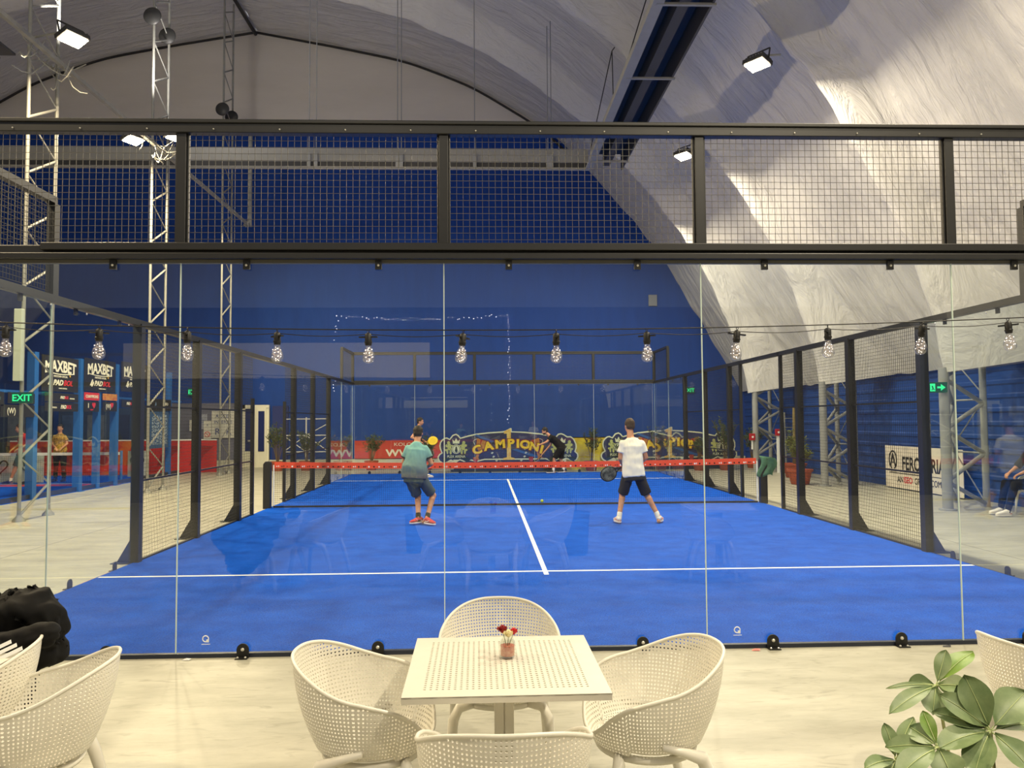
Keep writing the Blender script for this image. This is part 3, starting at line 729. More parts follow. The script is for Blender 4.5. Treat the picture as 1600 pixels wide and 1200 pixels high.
# underframe ring and legs
b = MB(); pts = []
for k in range(36):
    a = 2*PI*k/36; pts.append((0.205*math.sin(a), 0.012-0.195*math.cos(a), 0.413))
b.tube(pts, 0.017, 8, closed=True); b.build('under_frame', M['plastic_white'], chair0, smooth=180)
for (sx, sy) in ((-1, 1), (1, 1), (-1, -1), (1, -1)):
    b = MB()
    if sy > 0:
        pts = [(sx*0.13, 0.17, 0.418), (sx*0.195, 0.185, 0.408), (sx*0.222, 0.205, 0.36), (sx*0.235, 0.225, 0.2), (sx*0.245, 0.24, 0.0)]; rr_ = [0.018, 0.024, 0.025, 0.021, 0.016]
    else:
        pts = [(sx*0.262, 0.03, 0.487), (sx*0.256, -0.05, 0.462), (sx*0.236, -0.14, 0.425), (sx*0.228, -0.18, 0.34), (sx*0.240, -0.225, 0.18), (sx*0.250, -0.255, 0.0)]; rr_ = [0.012, 0.017, 0.028, 0.026, 0.021, 0.016]
    b.tube(pts, 0.02, 10, taper=rr_); o = b.build('leg', M['plastic_white'], chair0, smooth=180)
CH = [  # x, y, facing angle, label
    (-1.17, -2.66, -PI/2-0.10, 'white perforated armchair on the left side of the set table, seen from behind', 'chairs at the set table'),
    (-0.02, -2.66, PI/2+0.13, 'white perforated armchair on the right side of the set table', 'chairs at the set table'),
    (-0.625, -2.06, PI, 'white perforated armchair behind the table, facing the camera', 'chairs at the set table'),
    (-0.635, -3.26, 0.0, 'nearest white perforated armchair, only its backrest showing below the table', 'chairs at the set table'),
    (-2.51, -2.73, PI/2+0.22, 'white perforated armchair at lower left, cut off by the frame', 'chairs at the left table'),
    (-2.96, -2.50, PI/2+0.45, 'white armchair behind the lower left one, under the black jacket', 'chairs at the left table'),
    (1.80, -2.62, -PI/2+0.15, 'white perforated armchair cut off at the right edge behind the plant', 'chairs at the right table'),
]
chairs = []
for i, (x, y, a, lab, gr) in enumerate(CH):
    if i == 0: c = chair0; c.location = (x, y, 0); c.rotation_euler = (0, 0, a); c['label'] = lab; c['group'] = gr
    else: c = dup(chair0, (x, y, 0), a, lab, gr)
    chairs.append(c)
# more chairs of the terrace further along (they show only as reflections and at the frame edge)

def cafe_table(loc, rz, label):
    r = thing('cafe_table', label, 'table', loc, rz); H = 0.39; n = 34; mb = MB(); ix = {}
    for j in range(n+1):
        for i in range(n+1): ix[i, j] = len(mb.v); mb.v.append((-H+2*H*i/n, -H+2*H*j/n, 0.738))
    for j in range(n):
        for i in range(n):
            holed(mb, [ix[i, j], ix[i+1, j], ix[i+1, j+1], ix[i, j+1]], 3 <= i < n-3 and 3 <= j < n-3, 0.25)
    o = mb.build('table_top', M['table_white'], r); m = o.modifiers.new('s', 'SOLIDIFY'); m.thickness = 0.006; m.offset = -1; bake(o)
    b = MB()
    for s in (-1, 1): b.box(-H, H, s*H-0.012 if s > 0 else -H, H if s > 0 else -H+0.012, 0.712, 0.7375); b.box(s*H-0.012 if s > 0 else -H, H if s > 0 else -H+0.012, -H+0.012, H-0.012, 0.712, 0.7375)
    b.build('edge_band', M['table_white'], r)
    b = MB(); b.box(-0.24, 0.24, -0.02, 0.02, 0.69, 0.731); b.box(-0.02, 0.02, -0.24, 0.24, 0.69, 0.731); b.xf(Matrix.Rotation(PI/4, 4, 'Z')); b.build('top_bracket', M['table_white'], r)
    b = MB(); b.box(-0.040, -0.002, -0.04, 0.04, 0.03, 0.69); b.box(0.002, 0.040, -0.04, 0.04, 0.03, 0.69); b.box(-0.004, 0.004, -0.034, 0.034, 0.03, 0.69)
    bevel(b.build('column', M['table_white'], r), 0.004)
    b = MB(); b.box(-0.32, 0.32, -0.035, 0.035, 0.0, 0.03); b.box(-0.035, 0.035, -0.32, 0.32, 0.0, 0.03); b.xf(Matrix.Rotation(PI/4, 4, 'Z')); bevel(b.build('base', M['table_white'], r), 0.006)
    return r
cafe_table((-0.62, -2.65, 0), 0.008, 'square white perforated table in the centre with a small flower jar')
cafe_table((-3.13, -2.71, 0), 0.03, 'white table corner at the lower left edge beside the black jacket')
cafe_table((2.02, -3.02, 0), 0.20, 'white table at the lower right edge beyond the plant')

# jar with three roses
jr = thing('glass_jar', 'small glass jar with pink water on the central table', 'jar', (-0.602, -2.585, 0.741))
b = MB(); b.lathe([(0.022, 0.0), (0.031, 0.003), (0.034, 0.012), (0.034, 0.058), (0.030, 0.070), (0.026, 0.077), (0.026, 0.092), (0.028, 0.094), (0.0255, 0.096), (0.023, 0.092), (0.023, 0.077), (0.031, 0.056), (0.031, 0.008), (0.002, 0.006)], n=32, capt=True)
b.build('glass', M['jar_glass'], jr, smooth=60)
b = MB(); b.lathe([(0.001, 0.0065), (0.0305, 0.009), (0.0305, 0.050), (0.001, 0.050)], n=28)
b.build('pink_water', mat('pink_water', rgb(206, 96, 84), 0.25, noise=0.35, nscale=60, col2=rgb(228, 160, 136)), jr, smooth=60)
def rose(name, label, base, head, col, size):
    size *= 1.35
    r = thing(name, label, 'flower', head, 0, 'roses in the jar')
    mcol = mat('petal_'+name+label[:4].replace(' ', ''), col, 0.6, noise=0.2, nscale=120)
    hd = MB(); rr_ = random.Random(label)
    for k in range(13):
        a = k*2.4; q = k/12; rad = size*(0.25+0.75*q); hgt = size*(1.25-0.35*q)
        vs = []; n = 7
        for j in range(5):
            v = j/4
            for i in range(n):
                u = -1+2*i/(n-1); rr2 = rad*(0.45+0.62*math.sin(v*1.9))*(1+0.06*u*u); an = a+u*(0.95-0.25*q)*(0.4+0.6*math.sin(PI*min(1, v*0.75+0.25)))
                z = -size*0.55+hgt*v*(1-0.22*u*u)+(0.1*size if j == 4 else 0)*-q
                vs.append((rr2*math.cos(an), rr2*math.sin(an), z))
        hd.add(vs, [(j*n+i, j*n+i+1, (j+1)*n+i+1, (j+1)*n+i) for j in range(4) for i in range(n-1)])
    hd.ell((0, 0, -0.1*size), (size*0.5, size*0.5, size*0.75), 10, 8)
    hd.build('petals', mcol, r, smooth=180)
    st = MB(); st.tube([Vector(base)-Vector(head), (Vector(base)-Vector(head))*0.4+Vector((0, 0, -0.004)), (0, 0, -size*0.5)], 0.0016, 6)
    st.build('stem', mat('stem_green', rgb(84, 104, 50), 0.6), r)
    sp = MB()
    for k in range(5):
        a = k*2*PI/5; sp.add([(0, 0, -size*0.75), (size*0.6*math.cos(a-.3), size*0.6*math.sin(a-.3), -size*0.35), (size*0.95*math.cos(a), size*0.95*math.sin(a), 0.0), (size*0.6*math.cos(a+.3), size*0.6*math.sin(a+.3), -size*0.35)], [(0, 1, 2, 3)])
    sp.build('sepals', mat('stem_green', rgb(84, 104, 50), 0.6), r)
    return r
jx, jy, jz = -0.602, -2.585, 0.741
rose('rose', 'dark red rose at the left of the jar', (jx, jy, jz+0.03), (jx-0.021, jy+0.012, jz+0.118), rgb(150, 8, 22), 0.018)
rose('rose', 'cream rose in the middle of the jar', (jx, jy, jz+0.03), (jx+0.004, jy-0.018, jz+0.106), rgb(240, 228, 178), 0.017)
rose('rose', 'bright red rose at the right of the jar', (jx, jy, jz+0.03), (jx+0.027, jy+0.014, jz+0.107), rgb(205, 24, 36), 0.015)

# ------------------------------------------------------------------ string of bulbs over the terrace
SY = -2.15
def cz(x): return 2.197+0.0105*(x+0.55)**2*0.75+0.002*x
t = MB(); t.tube([(x/10, SY, cz(x/10)) for x in range(-36, 29)], 0.0032, 6)
tag(t.build('support_wire', M['black'], smooth=180), 'black support wire stretched across above the hanging bulbs', 'wire')
BX = [-2.99, -2.55, -2.13, -1.70, -1.26, -0.80, -0.34, 0.11, 0.56, 1.02, 1.50, 1.945]
t = MB(); pts = []
for a, c in zip([-3.5]+BX, BX+[2.6]):
    for k in range(6):
        u = k/6; x = a+(c-a)*u; pts.append((x, SY-0.006, cz(x)-0.022-0.012*math.sin(PI*u)))
t.tube(pts, 0.0022, 6); tag(t.build('bulb_cable', M['black'], smooth=180), 'thin black cable feeding the bulbs, slung just under the wire', 'cable')
bl = thing('light_bulb', 'bulb', 'light bulb', (0, 0, 0), 0, 'clear bulbs on the string')
b = MB(); b.lathe([(0.004, 0.03), (0.012, 0.026), (0.0165, 0.018), (0.0165, -0.012), (0.019, -0.014), (0.019, -0.02), (0.0165, -0.022), (0.0165, -0.030), (0.014, -0.033)], n=16)
b.box(-0.045, 0.045, -0.007, 0.007, 0.005, 0.012); b.tube([(0, 0, 0.028), (0.006, 0, 0.038), (0, 0, 0.046), (-0.006, 0, 0.038), (0, 0, 0.028)], 0.0018, 5)
b.build('socket', M['black'], bl, smooth=50)
b = MB(); b.lathe([(0.0125, -0.030), (0.0145, -0.042), (0.019, -0.055), (0.0265, -0.072), (0.0300, -0.088), (0.0285, -0.102), (0.022, -0.114), (0.012, -0.120), (0.001, -0.1215)], n=24)
b.build('globe', M['bulb_glass'], bl, smooth=180)
b = MB(); pts = []; rr = random.Random(3)
for k in range(90):
    a = k*0.9; v = k/90; zz = -0.045-0.068*v; rad = (0.006+0.019*math.sin(PI*min(1, v*0.9+0.1)))*(0.6+0.4*rr.random()); pts.append((rad*math.cos(a), rad*math.sin(a), zz+0.006*math.sin(a*1.7)))
b.tube(pts, 0.0007, 4); fil = b.build('fairy_wire', mat('fairy_wire', rgb(225, 214, 208), 0.3, 0.6), bl)
b = MB()
for k in range(2, 90, 5): b.ell(pts[k], (0.0019, 0.0019, 0.0024), 6, 4)
b.build('led_points', mat('led_points', (1, 1, 1, 1), 0.3, emit=(1.0, 0.95, 0.93, 1), estr=3), fil)
ORD = ['first', 'second', 'third', 'fourth', 'fifth', 'sixth', 'seventh', 'eighth', 'ninth', 'tenth', 'eleventh', 'twelfth']
for i, x in enumerate(BX):
    lab = 'clear bulb with fairy wire, %s from the left on the string' % ORD[i]
    o = bl if i == 0 else dup(bl, (0, 0, 0), 0)
    o.location = (x, SY-0.006, cz(x)-0.045); o.rotation_euler = (0.02*math.sin(i*2.1), [0.0, 0.0, 0.06, 0.0, 0.02, -0.12, 0.05, 0, 0.10, 0, -0.14, 0.05][i], i*0.8); o['label'] = lab

# ------------------------------------------------------------------ second, smaller court on the left
MB_blue = mat('blue_painted_steel', rgb(34, 96, 170), 0.45, spec=0.5)
t2 = thing('artificial_turf', 'blue turf of the smaller court beyond the left masts', 'turf', (-14.3, 16.0, 0))
b = MB(); b.box(-3.2, 3.2, -5.6, 5.8, 0, 0.014); b.build('pile', M['turf'], t2)
b = MB(); b.box(-3.2, 3.2, 0.1, 0.75, 0.014, 0.016); b.box(-3.2, 3.2, 4.6, 5.8, 0.014, 0.016); b.build('red_zone', mat('red_turf', rgb(196, 62, 60), 0.9, noise=0.15, nscale=4), t2)
b = MB(); b.box(-3.2, 3.2, 0.95, 1.0, 0.014, 0.016); b.box(-0.03, 0.03, -5.6, 0.95, 0.014, 0.0158); b.build('court_line', M['white_line'], t2)
for i, (y, ww) in enumerate(((12.4, .085), (14.45, .085), (15.4, .075), (16.4, .085), (20.2, .07))):
    b = MB(); b.box(-ww, ww, -ww, ww, 0, 3.42); b.box(-0.13, 0.13, -0.13, 0.13, 0, 0.015)
    tag(b.build('court_post', MB_blue, loc=(-11.16, y, 0)), 'blue painted post of the left court, %s from the left' % ORD[i], 'post', 'blue posts of the left court')
b = MB(); b.box(-0.03, 0.03, -5.0, 5.4, -0.03, 0.03); tag(b.build('guard_rail', MB_blue, loc=(-11.16, 15.8, 2.47)), 'blue horizontal rail joining the posts of the left court', 'rail')
b = MB(); b.box(-0.04, 0.04, -5.6, 5.4, 0, 0.12); tag(b.build('kerb', M['navy_steel'], loc=(-11.16, 15.6, 0)), 'dark kerb along the near edge of the left court', 'kerb')
n2 = thing('court_net', 'net with a white top band on the small left court', 'net', (-14.3, 17.0, 0))
b = MB(); b.box(-3.05, 3.05, -0.012, 0.012, 0.83, 0.91); b.build('top_band', M['white_line'], n2)
b = MB()
for i in range(101): b.bar((-3.05+6.1*i/100, 0, 0.03), (-3.05+6.1*i/100, 0, 0.83), 0.0022, 4, caps=False)
for k in range(14): b.bar((-3.05, 0, 0.03+0.06*k), (3.05, 0, 0.03+0.06*k), 0.0022, 4, caps=False)
b.build('netting', M['net'], n2)
b = MB()
for s in (-1, 1): b.bar((s*3.08, 0, 0), (s*3.08, 0, 0.95), 0.04, 8)
b.build('net_post', MB_blue, n2)
# end boards of that court
b = MB(); b.box(-3.6, 3.55, -0.02, 0.02, 0.0, 1.12)
rb = b.build('red_barrier', mat('red_board', rgb(190, 40, 44), 0.6, noise=0.12, nscale=2), loc=(-13.7, 21.9, 0)); tag(rb, 'long red barrier board at the far end of the left court', 'barrier')
b = MB(); b.box(-3.6, 3.55, -0.03, 0.03, 1.12, 1.16); b.build('white_edge', M['white_line'], rb)
b = MB(); rr = random.Random(5)
for k in range(6):
    x0 = -2.9+k*1.1; b.poly([(x0, 0.25), (x0+0.35, 0.2), (x0+0.5, 0.6), (x0+0.85, 0.9), (x0+0.4, 0.95), (x0+0.1, 0.6)], -0.024, -0.021)
b.build('printed_shapes', mat('dark_red', rgb(140, 26, 34), 0.6), rb)
def heart(mb, cx, cz, s, y0, y1, hollow=False):
    pts = []
    for k in range(24):
        a = 2*PI*k/24; pts.append((cx+s*0.062*16*math.sin(a)**3, cz+s*0.062*(13*math.cos(a)-5*math.cos(2*a)-2*math.cos(3*a)-math.cos(4*a))))
    if hollow: mb.tube([(x, (y0+y1)/2, z) for x, z in pts], s*0.09, 5, closed=True)
    else: mb.poly(pts, y0, y1)
for i, (x, lab) in enumerate(((-14.6, 'white board with a heart outline behind the left net, at the frame edge'), (-11.9, 'white board with a heart outline behind the left net, beside the dark fence post'))):
    b = MB(); b.box(-0.85 if i == 0 else -0.3, 0.85 if i == 0 else 0.3, -0.015, 0.015, 0.0, 0.85); o = b.build('sign_board', mat('pale_board', rgb(196, 200, 190), 0.6), loc=(x, 17.6+i*2.0, 0)); tag(o, lab, 'board')
    b = MB()
    for k in ((-0.4, 0.4) if i == 0 else (0,)): heart(b, k, 0.5, 0.22, -0.03, -0.018, True)
    b.build('heart_outline', M['black'], o)

def hang_sign(name, label, cat, y0, y1, z0, z1, bg, texts, x=-11.05, rz=PI/2, th=0.012, group=None):
    """flat sign, texts: (string, height, dx, dz, material, kwargs)"""
    wd = abs(y1-y0); b = MB(); b.box(-wd/2, wd/2, 0, th, 0, z1-z0)
    o = b.build(name, bg, loc=(x, (y0+y1)/2, z0)); o.rotation_euler = (0, 0, rz); tag(o, label, cat, group)
    for (tx, h, dx, dz, m, kw) in texts:
        t = MB(); put_text(t, tx, h, dx, -0.004, dz, **kw); t.build('lettering', m, o)
    if x == -11.05 and z1 < 2.47:
        t = MB()
        for q in (-0.4, 0.4): t.bar((q*wd, 0.006, z1-z0), (q*wd, 0.11, 2.46-z0), 0.004, 4)
        t.build('cord', M['black'], o)
    return o
W = mat('print_white', rgb(232, 228, 214), 0.7); RD = mat('print_red', rgb(205, 40, 60), 0.7); YL = mat('print_yellow', rgb(232, 190, 70), 0.7)
BK = mat('banner_black', rgb(26, 26, 30), 0.6, noise=0.2, nscale=6)
for i, (y0, y1, z0) in enumerate(((12.56, 14.2, 2.53), (14.5, 16.2, 2.6), (16.55, 18.25, 2.66))):
    o = hang_sign('sponsor_banner', ['black MAXBET banner hanging on the left court, nearest of three', 'black MAXBET banner in the middle of the row on the left court', 'black MAXBET banner partly hidden by the first dark fence post'][i], 'banner', y0, y1, z0, z0+0.86 if i else 3.38, BK,
        [('MAXBET', 0.27, 0, 0.62, W, dict(bold=0.03, squeeze=0.95, arc=0.10)), ('PARTENER OFICIAL', 0.05, 0.0, 0.37, W, {}), ('PAD', 0.13, -0.12, 0.22, W, dict(bold=0.03, shear=0.3, squeeze=1.2)), ('BOL', 0.13, 0.33, 0.22, RD, dict(bold=0.02, shear=0.3, squeeze=1.2)), ('PADBOL ROMANIA', 0.03, 0.1, 0.08, W, {})])
    t = MB(); t.tube([(-0.62+1.24*k/12, -0.003, 0.44-0.05*math.cos((k-6)/6*1.3)+0.03) for k in range(13)], 0.012, 4); t.build('underline', W, o)
    t = MB(); heart(t, 0, 0, 0.01, 0, 0); t = MB()
    t.poly([(-0.56, 0.15), (-0.44, 0.32), (-0.40, 0.30), (-0.48, 0.15)], -0.005, -0.001); t.poly([(-0.50, 0.13), (-0.38, 0.27), (-0.35, 0.22), (-0.44, 0.12)], -0.005, -0.001); t.build('swoosh', W, o)
    t = MB(); t.poly([(0.42+0.04*math.cos(PI/2+k*PI/5)*(1 if k % 2 == 0 else 0.45), 0.40+0.04*math.sin(PI/2+k*PI/5)*(1 if k % 2 == 0 else 0.45)) for k in range(10)], -0.006, -0.002); t.build('star', YL, o)
small = [ # y0,y1,z0,z1,bg,texts,label
    (10.6, 11.15, 2.14, 2.44, BK, [('=H=', 0.12, 0, 0.16, mat('print_teal', rgb(120, 180, 190), 0.7), {})], 'small black sign with teal letters at the left frame edge'),
    (11.3, 12.3, 2.20, 2.44, BK, [('PAD', 0.10, -0.1, 0.13, W, dict(shear=0.3, bold=0.02)), ('BOL', 0.10, 0.16, 0.13, RD, dict(shear=0.3, bold=0.02))], 'small black PADBOL strip left of the nearest blue post'),
    (11.05, 12.3, 1.90, 2.17, BK, [('(W)', 0.13, -0.25, 0.14, W, {})], 'lower small black strip with a round white emblem'),
    (12.72, 14.22, 2.28, 2.49, BK, [('PAD', 0.07, 0.0, 0.11, W, dict(shear=0.3, bold=0.02)), ('BOL', 0.07, 0.18, 0.11, RD, dict(shear=0.3, bold=0.02)), ('ROMANIA', 0.035, 0.45, 0.09, W, {})], 'upper narrow black PADBOL strip below the nearest large banner'),
    (12.72, 14.22, 2.05, 2.26, BK, [('PAD', 0.09, 0.05, 0.11, W, dict(shear=0.3, bold=0.02)), ('BOL', 0.09, 0.30, 0.11, RD, dict(shear=0.3, bold=0.02)), ('WORLD', 0.04, -0.35, 0.09, W, {})], 'lower narrow black PADBOL strip below the nearest large banner'),
    (14.52, 15.3, 2.36, 2.56, mat('red_sign', rgb(200, 44, 52), 0.6), [('CHAMPIONS', 0.08, 0, 0.1, W, dict(bold=0.01))], 'small red strip with white letters on the left court'),
    (15.5, 16.32, 2.38, 2.56, mat('yellow_red_sign', rgb(214, 160, 70), 0.6, noise=0.5, nscale=9, col2=rgb(170, 50, 40)), [], 'small yellow and red strip on the left court'),
    (14.52, 15.3, 2.06, 2.33, BK, [('I', 0.12, -0.18, 0.16, W, dict(bold=0.03)), ('PADBOL', 0.03, 0.0, 0.05, RD, {})], 'small black strip with a red heart'),
    (15.5, 16.32, 2.08, 2.34, BK, [('(W)', 0.12, -0.1, 0.14, W, {})], 'small black strip with a round emblem right of the heart strip'),
    (16.6, 17.9, 2.20, 2.42, BK, [('PAD', 0.08, -0.25, 0.12, W, dict(shear=0.3, bold=0.02)), ('BOL', 0.08, -0.04, 0.12, RD, dict(shear=0.3, bold=0.02))], 'narrow black PADBOL strip next to the first dark fence post'),
    (18.3, 20.1, 2.14, 2.50, BK, [('AUTO', 0.10, 0.45, 0.22, W, {}), ('A', 0.14, -0.3, 0.2, mat('print_blue', rgb(120, 150, 190), 0.7), {})], 'black strip with pale letters behind the second mast'),
]
for k, (y0, y1, z0, z1, bg, tx, lab) in enumerate(small):
    o = hang_sign('strip_sign', lab, 'sign', y0, y1, z0, z1, bg, tx)
    if 'heart' in lab: t = MB(); heart(t, 0.1, 0.17, 0.09, -0.006, -0.002); t.build('heart', RD, o)
b = hang_sign('leaf_poster', 'bluish poster with white vertical writing hanging behind the second mast', 'poster', 18.5, 19.9, 0.95, 2.1, mat('poster_blue', rgb(46, 84, 130), 0.7), [])
t = MB(); rr = random.Random(9)
for k in range(16):
    x = -0.55+k*0.075; z = 0.12
    while z < 1.0: h = rr.uniform(0.02, 0.10); t.box(x, x+0.03, -0.005, -0.001, z, z+h); z += h+rr.uniform(0.02, 0.06)
t.build('lettering', mat('print_pale', rgb(176, 190, 200), 0.7), b)
# dark cabins behind the left court
for i, (x0, x1, y, h, c, lab) in enumerate([(-16.2, -12.6, 23.3, 2.3, rgb(50, 66, 88), 'dark blue-grey booth with pale posters behind the left court'), (-21.5, -16.6, 22.9, 2.4, rgb(38, 56, 84), 'dark booth behind the left court at the frame edge')]):
    r = thing('booth', lab, 'booth', ((x0+x1)/2, y, 0)); hw = (x1-x0)/2
    b = MB(); b.box(-hw, hw, -0.4, 0.4, 0, h); b.build('body', mat('booth_%d' % i, c, 0.7, noise=0.3, nscale=2), r)
    for k in range(int(hw*2/0.9)):
        xx = -hw+0.45+k*0.9; b = MB(); b.box(xx-0.30, xx+0.30, -0.43, -0.40, 0.95, h-0.25); b.build('poster', mat(['poster_a', 'poster_b', 'poster_c'][k % 3], [rgb(66, 88, 120), rgb(104, 110, 116), rgb(40, 46, 62)][k % 3], 0.6, noise=0.4, nscale=5), r)

# ------------------------------------------------------------------ end wall: door, notices, banners, signs
r = thing('door_1', 'x', 'door', (-9.55, 24.6, 0)); del r['label'], r['category']; struct(r)
DW = mat('door_white', rgb(226, 224, 206), 0.5); DB = mat('door_pane_blue', rgb(14, 34, 96), 0.3)
b = MB()
for (x0, x1, z0, z1) in ((-0.52, -0.42, 0, 2.42), (-0.52, 0.5, 2.28, 2.42), (-0.10, 0.02, 0, 2.28), (0.38, 0.5, 0, 2.3)): b.box(x0, x1, -0.08, 0.02, z0, z1)
b.build('frame', DW, r)
b = MB(); b.box(-0.42, -0.10, -0.03, 0.0, 0.62, 2.28); b.box(0.10, 0.34, -0.12, -0.09, 0.62, 2.18); b.build('pane', DB, r)
b = MB(); b.box(-0.42, -0.10, -0.04, 0.0, 0.0, 0.62); b.box(0.02, 0.40, -0.10, -0.06, 0, 0.62); b.box(0.02, 0.10, -0.12, -0.08, 0.0, 2.28); b.box(0.34, 0.42, -0.12, -0.08, 0.0, 2.28); b.box(0.10, 0.34, -0.12, -0.08, 2.18, 2.28); b.build('leaf', DW, r)
b = MB(); b.box(-0.31, -0.22, -0.09, -0.04, 1.0, 1.06); b.build('handle', M['bolt'], r)
g = MB(); g.box(-13.3, -10.15, 24.66, 24.74, 0.28, 2.5); struct(g.build('trim_3', mat('grey_lilac_panel', rgb(110, 112, 134), 0.7, noise=0.12, nscale=2)))
g = MB(); g.box(-8.95, -8.35, 24.64, 24.74, 0.28, 2.38); struct(g.build('trim_4', mat('deep_blue_panel', rgb(20, 40, 108), 0.6)))
NW = mat('notice_white', rgb(214, 214, 206), 0.7); NB = mat('notice_blue', rgb(70, 84, 140), 0.7)
o = hang_sign('notice', 'large white notice ACCES INTERZIS beside the door', 'notice', -11.27, -10.38, 1.15, 2.2, NW, [('ACCES', 0.14, 0, 0.85, NB, {}), ('INTERZIS', 0.12, 0, 0.62, NB, {}), ('R  R', 0.26, 0, 0.25, NB, {})], x=0, rz=0)
o.location = (-10.83, 24.6, 1.15)
o = hang_sign('notice', 'small white notice with a red no-smoking ring', 'notice', -11.6, -11.31, 1.12, 1.82, NW, [('x', 0.1, 0, 0.55, NB, {})], x=0, rz=0); o.location = (-11.44, 24.6, 1.12)
t = MB(); t.tube([(0.10*math.cos(2*PI*k/18), -0.008, 0.17+0.10*math.sin(2*PI*k/18)) for k in range(18)], 0.012, 5, closed=True); t.bar((-0.07, -0.008, 0.24), (0.07, -0.008, 0.10), 0.010, 5); t.build('ring', RD, o)
o = hang_sign('notice', 'white and blue notice above the no-smoking one', 'notice', -11.8, -11.36, 1.5, 2.08, mat('notice_pale', rgb(170, 176, 196), 0.7, noise=0.4, nscale=8), [('NOI', 0.12, 0, 0.3, NB, {})], x=0, rz=0); o.location = (-11.68, 24.61, 1.5)
o = hang_sign('notice', 'small pale notice left of the others, beside a dark post', 'notice', -12.15, -11.9, 1.42, 1.85, NW, [('VA RUGAM', 0.03, 0, 0.3, NB, {}), ('INTRAREA', 0.03, 0, 0.2, NB, {})], x=0, rz=0); o.location = (-12.0, 24.61, 1.42)
# red web banner
o = hang_sign('web_banner', 'red banner with white letters KOLOZSVÁRI and WWW. low on the end wall', 'banner', -5.75, -2.1, 0.30, 1.0, mat('banner_red', rgb(196, 62, 50), 0.65, noise=0.1, nscale=3), [('KOLOZSVÁRI', 0.13, 0.45, 0.55, W, dict(squeeze=1.35)), ('WWW.', 0.26, 0.2, 0.22, W, dict(bold=0.03, squeeze=1.3))], x=0, rz=0); o.location = (-3.92, 24.58, 0.30)
# distribution box high on the end wall
b = MB(); b.box(-0.17, 0.17, -0.08, 0, 0, 0.45); tag(bevel(b.build('junction_box', mat('box_grey', rgb(120, 124, 132), 0.5), loc=(6.1, 24.74, 6.3)), 0.01), 'small grey box mounted high on the blue end wall', 'box')
# exit signs
GR = mat('sign_green', rgb(20, 170, 90), 0.4, emit=(0.05, 0.9, 0.35, 1), estr=1.1); SG = mat('sign_case', rgb(16, 40, 30), 0.4, emit=(0.0, 0.12, 0.05, 1), estr=0.5)
def exit_sign(loc, rz, label, s=1.0, man=False):
    r = thing('exit_sign', label, 'exit sign', loc, rz)
    b = MB(); b.box(-0.2*s, 0.2*s, 0, 0.05, 0, 0.22*s); bevel(b.build('case', SG, r), 0.006)
    t = MB()
    if man:
        t.box(-0.14*s, -0.04*s, -0.004, 0, 0.03*s, 0.19*s); t.poly([(0.0, 0.09*s), (0.07*s, 0.09*s), (0.07*s, 0.04*s), (0.16*s, 0.11*s), (0.07*s, 0.18*s), (0.07*s, 0.13*s), (0, 0.13*s)], -0.004, 0)
        t.build('pictogram', GR, r); t = MB(); t.bar((-0.10*s, -0.006, 0.14*s), (-0.085*s, -0.006, 0.09*s), 0.012*s, 5); t.bar((-0.085*s, -0.006, 0.09*s), (-0.11*s, -0.006, 0.05*s), 0.008*s, 5); t.bar((-0.085*s, -0.006, 0.09*s), (-0.06*s, -0.006, 0.055*s), 0.008*s, 5); t.build('figure', SG, r)
    else:
        put_text(t, 'EXIT', 0.13*s, 0, -0.003, 0.11*s, bold=0.02); t.build('lettering', GR, r)
    return r
exit_sign((7.52, 24.68, 2.8), 0, 'small green EXIT sign on the end wall right of the court', 1.05)
exit_sign((-11.95, 24.6, 2.8), 0, 'small green EXIT sign on the end wall left of the court', 1.3)
exit_sign((-8.98, 8.25, 2.12), 0, 'green EXIT sign strapped to the nearest lattice mast', 0.9)
exit_sign((7.84, 8.32, 2.22), -0.2, 'green exit sign with an arrow on the nearest truss leg', 0.9, True)
# banner on the right wall
o = hang_sign('sponsor_banner', 'white FERONERIA banner on the blue wall beyond the right fence', 'banner', 10.25, 13.45, 0.03, 1.06, mat('banner_white', rgb(216, 208, 196), 0.65, noise=0.08, nscale=3), [
    ('FERONERIA', 0.31, 0.06, 0.62, BK, dict(bold=0.022, squeeze=0.76)), ('AN', 0.15, -0.90, 0.22, BK, dict(squeeze=0.85)), ('ISEO', 0.15, -0.56, 0.22, RD, dict(bold=0.008, squeeze=0.9)), ('GROUP COMPANY', 0.15, 0.50, 0.22, BK, dict(squeeze=0.85))], x=9.5, rz=-PI/2)
t = MB(); t.box(-1.4, 1.45, -0.004, 0, 0.36, 0.375); t.tube([(-1.22+0.17*math.cos(a), -0.004, 0.68+0.22*math.sin(a)) for a in [-1.2+2*PI*0.88*k/20 for k in range(21)]], 0.02, 5); t.bar((-1.22, -0.004, 0.84), (-1.33, -0.004, 0.52), 0.02, 4); t.bar((-1.22, -0.004, 0.84), (-1.11, -0.004, 0.52), 0.02, 4); t.bar((-1.29, -0.004, 0.62), (-1.15, -0.004, 0.62), 0.016, 4)
t.bar((-1.36, -0.004, 0.42), (-1.24, -0.004, 0.42), 0.02, 4); t.bar((-1.2, -0.004, 0.42), (-1.08, -0.004, 0.42), 0.02, 4)
t.build('emblem', BK, o)

